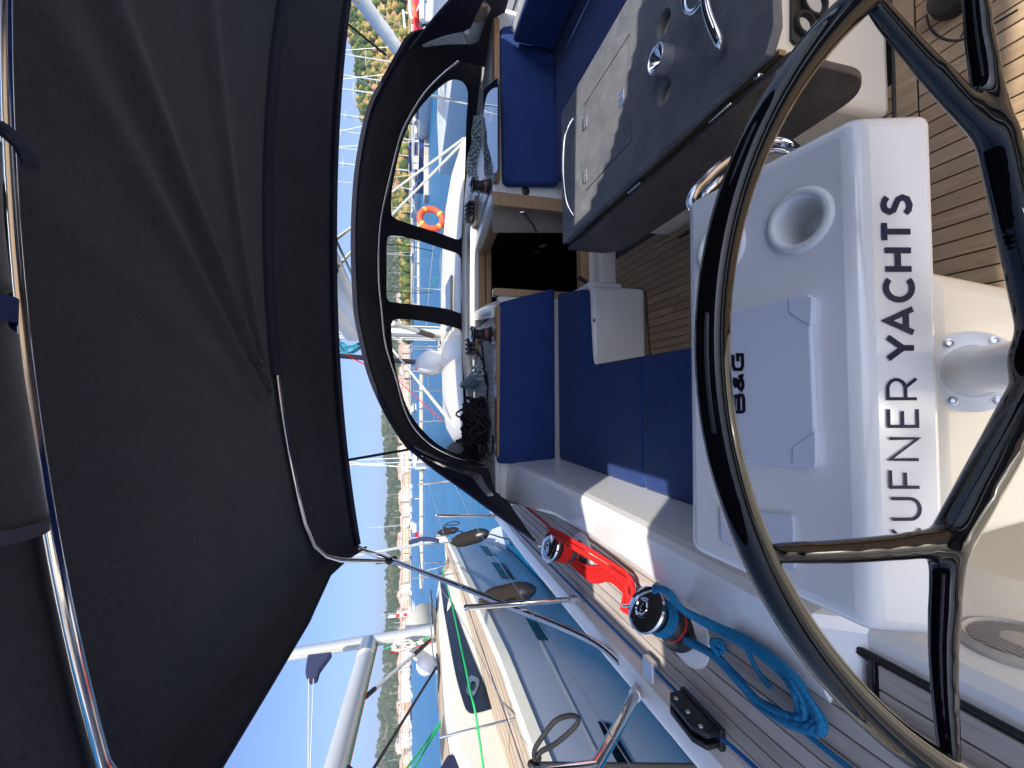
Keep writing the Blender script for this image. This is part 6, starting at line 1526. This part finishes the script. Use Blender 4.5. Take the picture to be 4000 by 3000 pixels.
bm = NB(); F_ = sheet(bm, rp(wpoly, 2), [], lambda a, b: oncab(a, b, .006), 22); bmesh.ops.solidify(bm, geom=F_, thickness=-.004); cwn = obj('cabin_window', bm, CWN, ny, 60)
pt_ = [(1826, 2660), (1836, 2640), (1850, 2640), (1868, 2650), (1872, 2668), (1862, 2700), (1850, 2718), (1834, 2718), (1822, 2700)]
bm = NB(); F_ = sheet(bm, rp(pt_, 2), [rp([(1840, 2664), (1854, 2662), (1860, 2680), (1848, 2700), (1838, 2690)], 2)], lambda a, b: oncab(a, b, .02), 8); bmesh.ops.solidify(bm, geom=F_, thickness=-.014); obj('port_frame', bm, CHROME, cwn, 50)
# roof hatches, grab rail, winch
for y in (8.2, 6.4): bm = NB(); c = nxc(y); box(bm, (c - .25, y - .25, -.50 + .09), (c + .25, y + .25, -.50 + .12), .01); obj('roof_hatch', bm, GLS, ny)
nm_ = V(-3.98, 7.86, -.42)
bm = NB(); pr2 = [(.085 * math.cos(a), .12 * math.sin(a)) for a in [2 * PI * k / 18 for k in range(18)]]
mt = PL(1215, 2543, 'y', 7.78); dm = (mt - nm_); loft(bm, [[nm_ + dm * t + V(a, b, 0) for a, b in pr2] for t in (0, 1, 7)], True, True); obj('mast', bm, SPAR, ny)
bm = NB(); loft(bm, [[nm_ + dm * t + V(.02 + a, -.125, 0) for a in (-.02, .02)] for t in (.35, 7)]); bmesh.ops.solidify(bm, geom=bm.faces[:], thickness=.01); obj('sail_track', bm, WHITER, ny)
g_ = PL(1437, 2530, 'y', 7.7); e_ = PL(1312, 3000, 'x', -4.15); e2 = g_ + (e_ - g_) * 2.1
bm = NB(); loft(bm, [[g_ + (e2 - g_) * t + V(.115 * math.cos(a), 0, .135 * math.sin(a)) for a in [2 * PI * k / 24 for k in range(24)]] for t in (0, 1)], True, True); obj('boom', bm, SPAR, ny)
bm = NB(); tube(bm, [g_ + V(0, .1, 0), g_ + (e2 - g_).normalized() * .25], .15, 16); obj('gooseneck', bm, STEEL, ny)
a_, b_ = PL(1683, 2500, 'y', 7.7), PL(1428, 2722, 'x', -4.12)
bm = NB(); tube(bm, [a_, b_], .028, 12); obj('vang_tube', bm, SPAR, ny); bm = NB(); tube(bm, [a_, a_.lerp(b_, .3)], .034, 12); obj('vang_sleeve', bm, BLACKP, ny)
bm = NB(); tube(bm, [a_.lerp(b_, .88), b_], .034, 12); obj('vang_sleeve', bm, BLACKP, ny)
for o_, m_, r_ in ((.145, GREENR, .008), (.155, RED, .006)):
    bm = NB(); tube(bm, [g_ + V(.03, 0, -o_), e2 + V(.03, 0, -o_)], r_, 6); obj('outhaul_line', bm, m_, ny, 60)
# stowed sail bag at the mast with its lazy lines
NB_ = M('navy_sail_bag', (.012, .018, .06), .85)
q = PY([(1200, 2555), (1298, 2543), (1250, 2608), (1240, 2645), (1208, 2655), (1190, 2620)], 'y', 7.2, 'L')
bm = NB(); prism(bm, q, (-.12, .05, 0), .02, 2); obj('sail_bag', bm, NB_, ny)
for s_ in ((1206, 2652), (1225, 2652)):
    a_ = PL(s_[0], s_[1], 'x', -4.1); b_ = PL(s_[0] - 1 if s_[0] < 1210 else 1213, 3000, 'x', -4.1); bm = NB(); tube(bm, [a_, a_ + (b_ - a_) * 1.7], .007, 5); obj('lazy_line', bm, WHITER, ny, 60)
# coil on the mast, deck lines
bm = NB(); rs2 = random.Random(4); c = PL(1577, 2517, 'y', 7.55)
for k in range(6): uvtube(bm, [c + V(rs2.uniform(-.03, .03) + .11 * math.cos(a) * .6, -.04 * k * .3, rs2.uniform(-.04, .04) + .16 * math.sin(a)) for a in [2 * PI * i / 16 for i in range(17)]], .011, 6)
obj('mast_rope_coil', bm, WHITER, ny, 60)
for pts, m_, r_, nm in (([(1500, 2535), (1560, 2515), (1640, 2500), (1680, 2490)], GREENR, .009, 'green_halyard'), ([(1520, 2552), (1580, 2540), (1650, 2520), (1685, 2510)], RED, .009, 'red_halyard')):
    bm = NB(); uvtube(bm, sm([PL(a, b, 'y', 7.6) for a, b in pts], 5), r_, 6); obj(nm, bm, m_, ny, 60)
bm = NB(); uvtube(bm, sm([PL(1726, 2222, 'z', -.52), PL(1760, 2340, 'z', -.50), PL(1800, 2520, 'z', -.5), PL(1835, 2690, 'z', -.5), PL(1858, 2790, 'z', -.52), PL(1890, 3010, 'z', -.6)], 6), .009, 6); tag(obj('green_sheet', bm, GREENR, None, 60, PL(1726, 2222, 'z', -.52), 'L'), 'bright green line running the length of the grey yacht coachroof', 'rope')
for x_ in (1590, 1618):
    bm = NB(); uvtube(bm, [PL(1733, 2805, 'x', -3.9), PL(x_, 3000, 'x', -4.0), PL(x_ - 60, 3090, 'x', -4.0)], .013, 6); tag(obj('green_tackle', bm, GREENR, None, 60, PL(1733, 2805, 'x', -3.9), 'L'), 'green tackle line rising aft of the grey yacht coachroof, %s part' % ('left' if x_ == 1618 else 'right'), 'rope')
bm = NB(); tube(bm, [PL(1718, 2585, 'x', -3.8), PL(1575, 2815, 'x', -3.75), PL(1461, 3000, 'x', -3.7), PL(1380, 3120, 'x', -3.7)], .017, 8); tag(obj('black_strap', bm, RUBBER, None, 60, PL(1718, 2585, 'x', -3.8), 'L'), 'black strap rising across the sky from the grey yacht coachroof', 'strap')
bm = NB(); tube(bm, sm([PL(1683, 2352, 'x', -3.75), PL(1684, 2440, 'x', -3.75), PL(1690, 2540, 'x', -3.75), PL(1700, 2580, 'x', -3.75), PL(1716, 2588, 'x', -3.75)], 5), .012, 8); obj('roof_rail', bm, CHROME, ny, 60)
# toe rail stanchions and wires of the neighbour
for (a, b, c, d) in ((1650, 2200, 1772, 2192), (1650, 2232, 1792, 2198), (1612, 2260, 1790, 2240), (1717, 2882, 2012, 2807), (1845, 2378, 1905, 2360)):
    p0, p1 = PL(c, d, 'x', nxe(6) + .0), None
    yb = PL(c, d, 'z', NZ + .04); tp = PL(a, b, 'y', yb.y)
    bm = NB(); tube(bm, [yb, tp], .012, 8); obj('stanchion', bm, CHROME, ny, 60)
bm = NB(); tube(bm, sm([PL(1650, 2200, 'y', 8.6), PL(1790, 2400, 'y', 5.4), PL(1965, 2750, 'y', 3.8), PL(2085, 2950, 'y', 3.1)], 6), .004, 6); obj('guard_wire', bm, STEEL, ny)
bm = NB(); tube(bm, sm([V(-2.95, 9.3, -.3), V(-3.05, 10.2, -.28), V(-3.4, 11.2, -.25), V(-3.75, 11.0, -.25), V(-4.2, 9.8, -.3)], 6), .014, 8); obj('pulpit', bm, CHROME, ny, 60)
for p in ((-2.97, 9.3), (-3.1, 10.2), (-3.4, 11.1), (-4.0, 10.3)): bm = NB(); tube(bm, [V(p[0], p[1], NZ), V(p[0], p[1], -.28)], .012, 8); obj('pulpit_post', bm, CHROME, ny, 60)
bm = NB(); lathe(bm, [(0, 0), (.10, .02), (.12, .12), (.09, .2), (.05, .24), (0, .25)], V(-3.35, 10.9, NZ + .02), seg=16); obj('furler_drum', bm, HW, ny)
bm = NB(); tube(bm, [V(-3.4, 10.9, NZ + .1), V(-3.8, 8.4, 11)], .035, 8); obj('forestay', bm, SPAR, ny)
bm = NB(); tube(bm, sm([PL(1600, 2120, 'y', 9.4), PL(1650, 2105, 'y', 9.3), PL(1715, 2112, 'y', 9.2)], 4), .045, 8); tag(obj('navy_cloth_roll', bm, NB_, None, 60, PL(1650, 2105, 'y', 9.3), 'L'), 'rolled navy cloth lashed to the pulpit of the grey yacht', 'cloth')
# covered tender on its far side deck
dinghy(V(-4.5, 8.9, -.55), 1.05, .34, .62, 'tender', 'cream covered tender lying on the roof of the grey yacht, ahead of its mast', 'L', .10, M('cream_cover', (.55, .53, .45), .7), False)
bm = NB(); lathe(bm, [(0, -.17), (.10, -.16), (.17, -.08), (.18, 0), (.17, .10), (.10, .2), (0, .22)], PL(1668, 2590, 'x', -4.6), (.1, -1, .2), 24); tag(obj('radar_dome', bm, HW, None, 60, PL(1668, 2590, 'x', -4.6), 'L'), 'rounded grey white buoy hanging behind the vang of the grey yacht', 'buoy')
# navy canvas at the stern of the neighbour
bm = NB(); q = PY([(1795, 2960), (1780, 2945), (1752, 2940), (1738, 2960), (1715, 3000), (1700, 3120), (1810, 3120), (1802, 3000)], 'x', -3.5, 'L'); prism(bm, q, (-.5, .1, 0), .03, 3); tag(obj('navy_canvas', bm, NB_, None, 50, q[0], 'L'), 'folded navy canvas standing on the cockpit edge of the grey yacht', 'canvas')
bm = NB(); q = PY([(1388, 3000), (1366, 2978), (1350, 2985), (1345, 3010), (1350, 3060), (1400, 3060)], 'x', -3.3, 'L'); prism(bm, q, (-.4, .1, 0), .03, 3); tag(obj('navy_canvas', bm, NB_, None, 50, q[0], 'L'), 'navy canvas corner with a grey edge at the very bottom below the thick boom', 'canvas')
# fenders
FCL = M('taupe_fender_cloth', (.020, .0165, .015), .95, spec=.1); _v = coords(FCL); bump(FCL, noiset(FCL, _v, 300, 2), .4, .001); FBK = M('fender_black', (.012, .012, .016), .35)
def fender(a, b, r_, lab):
    a = Vector(a); b = Vector(b); t = thing('fender', lab, 'fender', b, None, 'L'); d = (b - a); L_ = d.length; d.normalize()
    bm = NB(); lathe(bm, [(.03, 0), (r_ * .55, L_ * .05), (r_ * .9, L_ * .16), (r_, L_ * .3), (r_, L_ * .72), (r_ * .98, L_ * .76)], a, d, 28); obj('cloth_cover', bm, FCL, t, 60)
    bm = NB(); lathe(bm, [(r_ * .97, L_ * .755), (r_ * .85, L_ * .86), (r_ * .5, L_ * .96), (.03, L_), (0, L_ * 1.02)], a, d, 28); obj('bottom_cap', bm, FBK, t, 60)
    bm = NB(); lathe(bm, [(.03, 0), (.03, -.03), (0, -.03)], a, d, 12); obj('top_eye', bm, FBK, t, 60)
    return t
def FPt(X, Y, y): return PL(X, Y, 'y', y)
fender(FPt(1768, 2120, 8.5), FPt(1908, 2080, 8.0), .125, 'taupe covered fender hanging at the bow of the grey yacht, with a black end')
fender(FPt(1880, 2345, 5.7), FPt(2092, 2300, 5.4), .125, 'large taupe covered fender hanging amidships on the grey yacht side')
fender(FPt(1712, 2082, 10.2), FPt(1790, 2068, 10.0), .075, 'small dark fender lying across the bow tip of the grey yacht')
bm = NB(); uvtube(bm, sm([FPt(1728, 2059, 8.2), FPt(1760, 2066, 8.2), FPt(1850, 2088, 8.1), FPt(1905, 2085, 7.9), FPt(1960, 2100, 7), FPt(2012, 2112, 6)], 6), .012, 8); uvtube(bm, sm([FPt(1730, 2062, 8.2), FPt(1745, 2045, 8.2), FPt(1780, 2037, 8.2), FPt(1793, 2044, 8.2), FPt(1780, 2050, 8.2), FPt(1740, 2052, 8.2)], 5), .010, 8)
tag(obj('fender_line', bm, BLACKR, None, 60, FPt(1728, 2059, 8.2), 'L'), 'black line with an open loop at the bow fender of the grey yacht', 'rope')
bm = NB()
uvtube(bm, sm([FPt(2100, 3010, 2.5), FPt(2090, 2975, 2.5), FPt(2088, 2930, 2.5), FPt(2125, 2870, 2.5), FPt(2170, 2815, 2.5), FPt(2220, 2796, 2.5), FPt(2252, 2800, 2.5), FPt(2258, 2818, 2.5), FPt(2235, 2850, 2.5), FPt(2170, 2905, 2.5), FPt(2115, 2935, 2.5), FPt(2095, 2960, 2.5)], 7), .014, 10)
uvtube(bm, [FPt(2090, 2985, 2.5), FPt(2300, 2987, 2.45), FPt(2600, 2990, 2.35), FPt(2850, 2993, 2.3)], .013, 10)
uvtube(bm, [FPt(2088 + 3 * math.cos(t) * 6, 2960 + t * 8, 2.49 + .02 * math.sin(t)) for t in [i * .35 for i in range(20)]], .016, 8)
tag(obj('mooring_line', bm, BLACKR, None, 60, FPt(2090, 2985, 2.5), 'L'), 'thick black line knotted into an open loop between the two yachts', 'rope')
# boat close on the starboard side: only its gear shows over our hood
sv = thing('starboard_neighbour', 'white sailing yacht close on the right with a stowed white sail on its boom', 'yacht', V(9, 9, WATER), None, 'L')
a_, b_ = PL(1380, -40, 'y', 9), PL(1622, 285, 'y', 12.5)
bm = NB(); rg = []
for i in range(40):
    t = i / 39; rg.append([a_ + (b_ - a_) * (-.5 + 1.6 * t) + V(.15 * math.cos(a) * (1 + .2 * noise.noise(V(i * .5, a, 0))), 0, .19 * math.sin(a) * (1 + .25 * noise.noise(V(i * .3, a, 4)))) for a in [2 * PI * k / 14 for k in range(14)]])
loft(bm, rg, True, True); obj('stowed_sail', bm, SAIL, sv, 60)
bm = NB(); tube(bm, [PL(1385, 0, 'y', 9), PL(1575, 108, 'y', 12)], .025, 8); obj('topping_line', bm, M('tan_rope', (.45, .36, .22), .8), sv, 60)
bm = NB(); tube(bm, [PL(1575, 40, 'y', 12.5), PL(1582, 112, 'y', 12.5)], .03, 8); tube(bm, [PL(1575, 47, 'y', 12.5), PL(1595, 52, 'y', 12.5)], .02, 8); obj('instrument_arm', bm, SPARW, sv)
hx = PL(1690, -60, 'y', 12)
bm = NB(); loft(bm, [[V(7.2 + .0 * i, -2 + i * 1.6, -.95), V(7.15, -2 + i * 1.6, -1.6), V(7.5, -2 + i * 1.6, -2.5)] for i in range(11)]); loft(bm, [[V(7.2, -2 + i * 1.6, -.95), V(9, -2 + i * 1.6, -.88), V(10.8, -2 + i * 1.6, -.95)] for i in range(11)]); obj('hull', bm, HW, sv)
bm = NB(); box(bm, (8, 2, -.9), (10, 11, -.45), .1, 3); obj('cabin', bm, HW, sv)
# red and white rail gear on it
for k, (q, m_, r_) in enumerate((([(1560, -20), (1612, 12), (1625, 70)], ORG, .05), ([(1607, 40), (1612, 90)], ORG, .035), ([(1600, 0), (1605, 60), (1612, 75)], SPARW, .05), ([(1645, 15), (1670, 5), (1685, 40), (1684, 62)], CHROME, .035), ([(1650, 80), (1650, -40)], SPARW, .09), ([(1620, 60), (1647, 0)], SPARW, .02))):
    bm = NB(); tube(bm, sm([PL(a, b, 'y', 13) for a, b in q], 5) if len(q) > 2 else [PL(a, b, 'y', 13) for a, b in q], r_, 10); obj(('rail_tube', 'lifting_arm', 'davit', 'pushpit', 'post', 'brace')[k], bm, m_, sv, 60)
bm = NB(); box(bm, PL(1648, 85, 'y', 13.2) + V(-.3, 0, -.02), PL(1630, 40, 'y', 13.2) + V(.5, .3, .1), .03); obj('outboard', bm, FLAGR, sv)

# ---------------------------------------------------------------- the air over the bay
hz = bpy.data.materials.new('haze_air'); hz.use_nodes = True; _N, _L = hz.node_tree.nodes, hz.node_tree.links; _N.remove(_N['Principled BSDF'])
_p = _N.new('ShaderNodeVolumePrincipled'); _p.inputs['Color'].default_value = (.86, .92, 1, 1); _p.inputs['Density'].default_value = .00017; _p.inputs['Anisotropy'].default_value = .2
_L.new(_p.outputs[0], _N['Material Output'].inputs['Volume'])
bm = NB(); box(bm, (-5600, -5600, WATER - 3), (5600, 5600, 240)); tag(obj('haze', bm, hz, None, 35, (0, 0, WATER - 3), 'L'), 'thin blue haze lying over the bay', 'haze', None, 'stuff')
# ------------------------------------------------------------------ put both frames at the lens height; the yacht trims a little by the stern
TB = Matrix.Translation((0, 0, H)) @ Matrix.Rotation(TRIM, 4, 'X'); TL = Matrix.Translation((0, 0, H))
for o in ROOTS:
    m = Matrix.Translation(o.location) @ o.rotation_euler.to_matrix().to_4x4() @ Matrix.Diagonal((*o.scale, 1))
    o.matrix_world = (TB if o['_fr'] == 'B' else TL) @ m
    del o['_fr']
print('objects', len(bpy.data.objects))
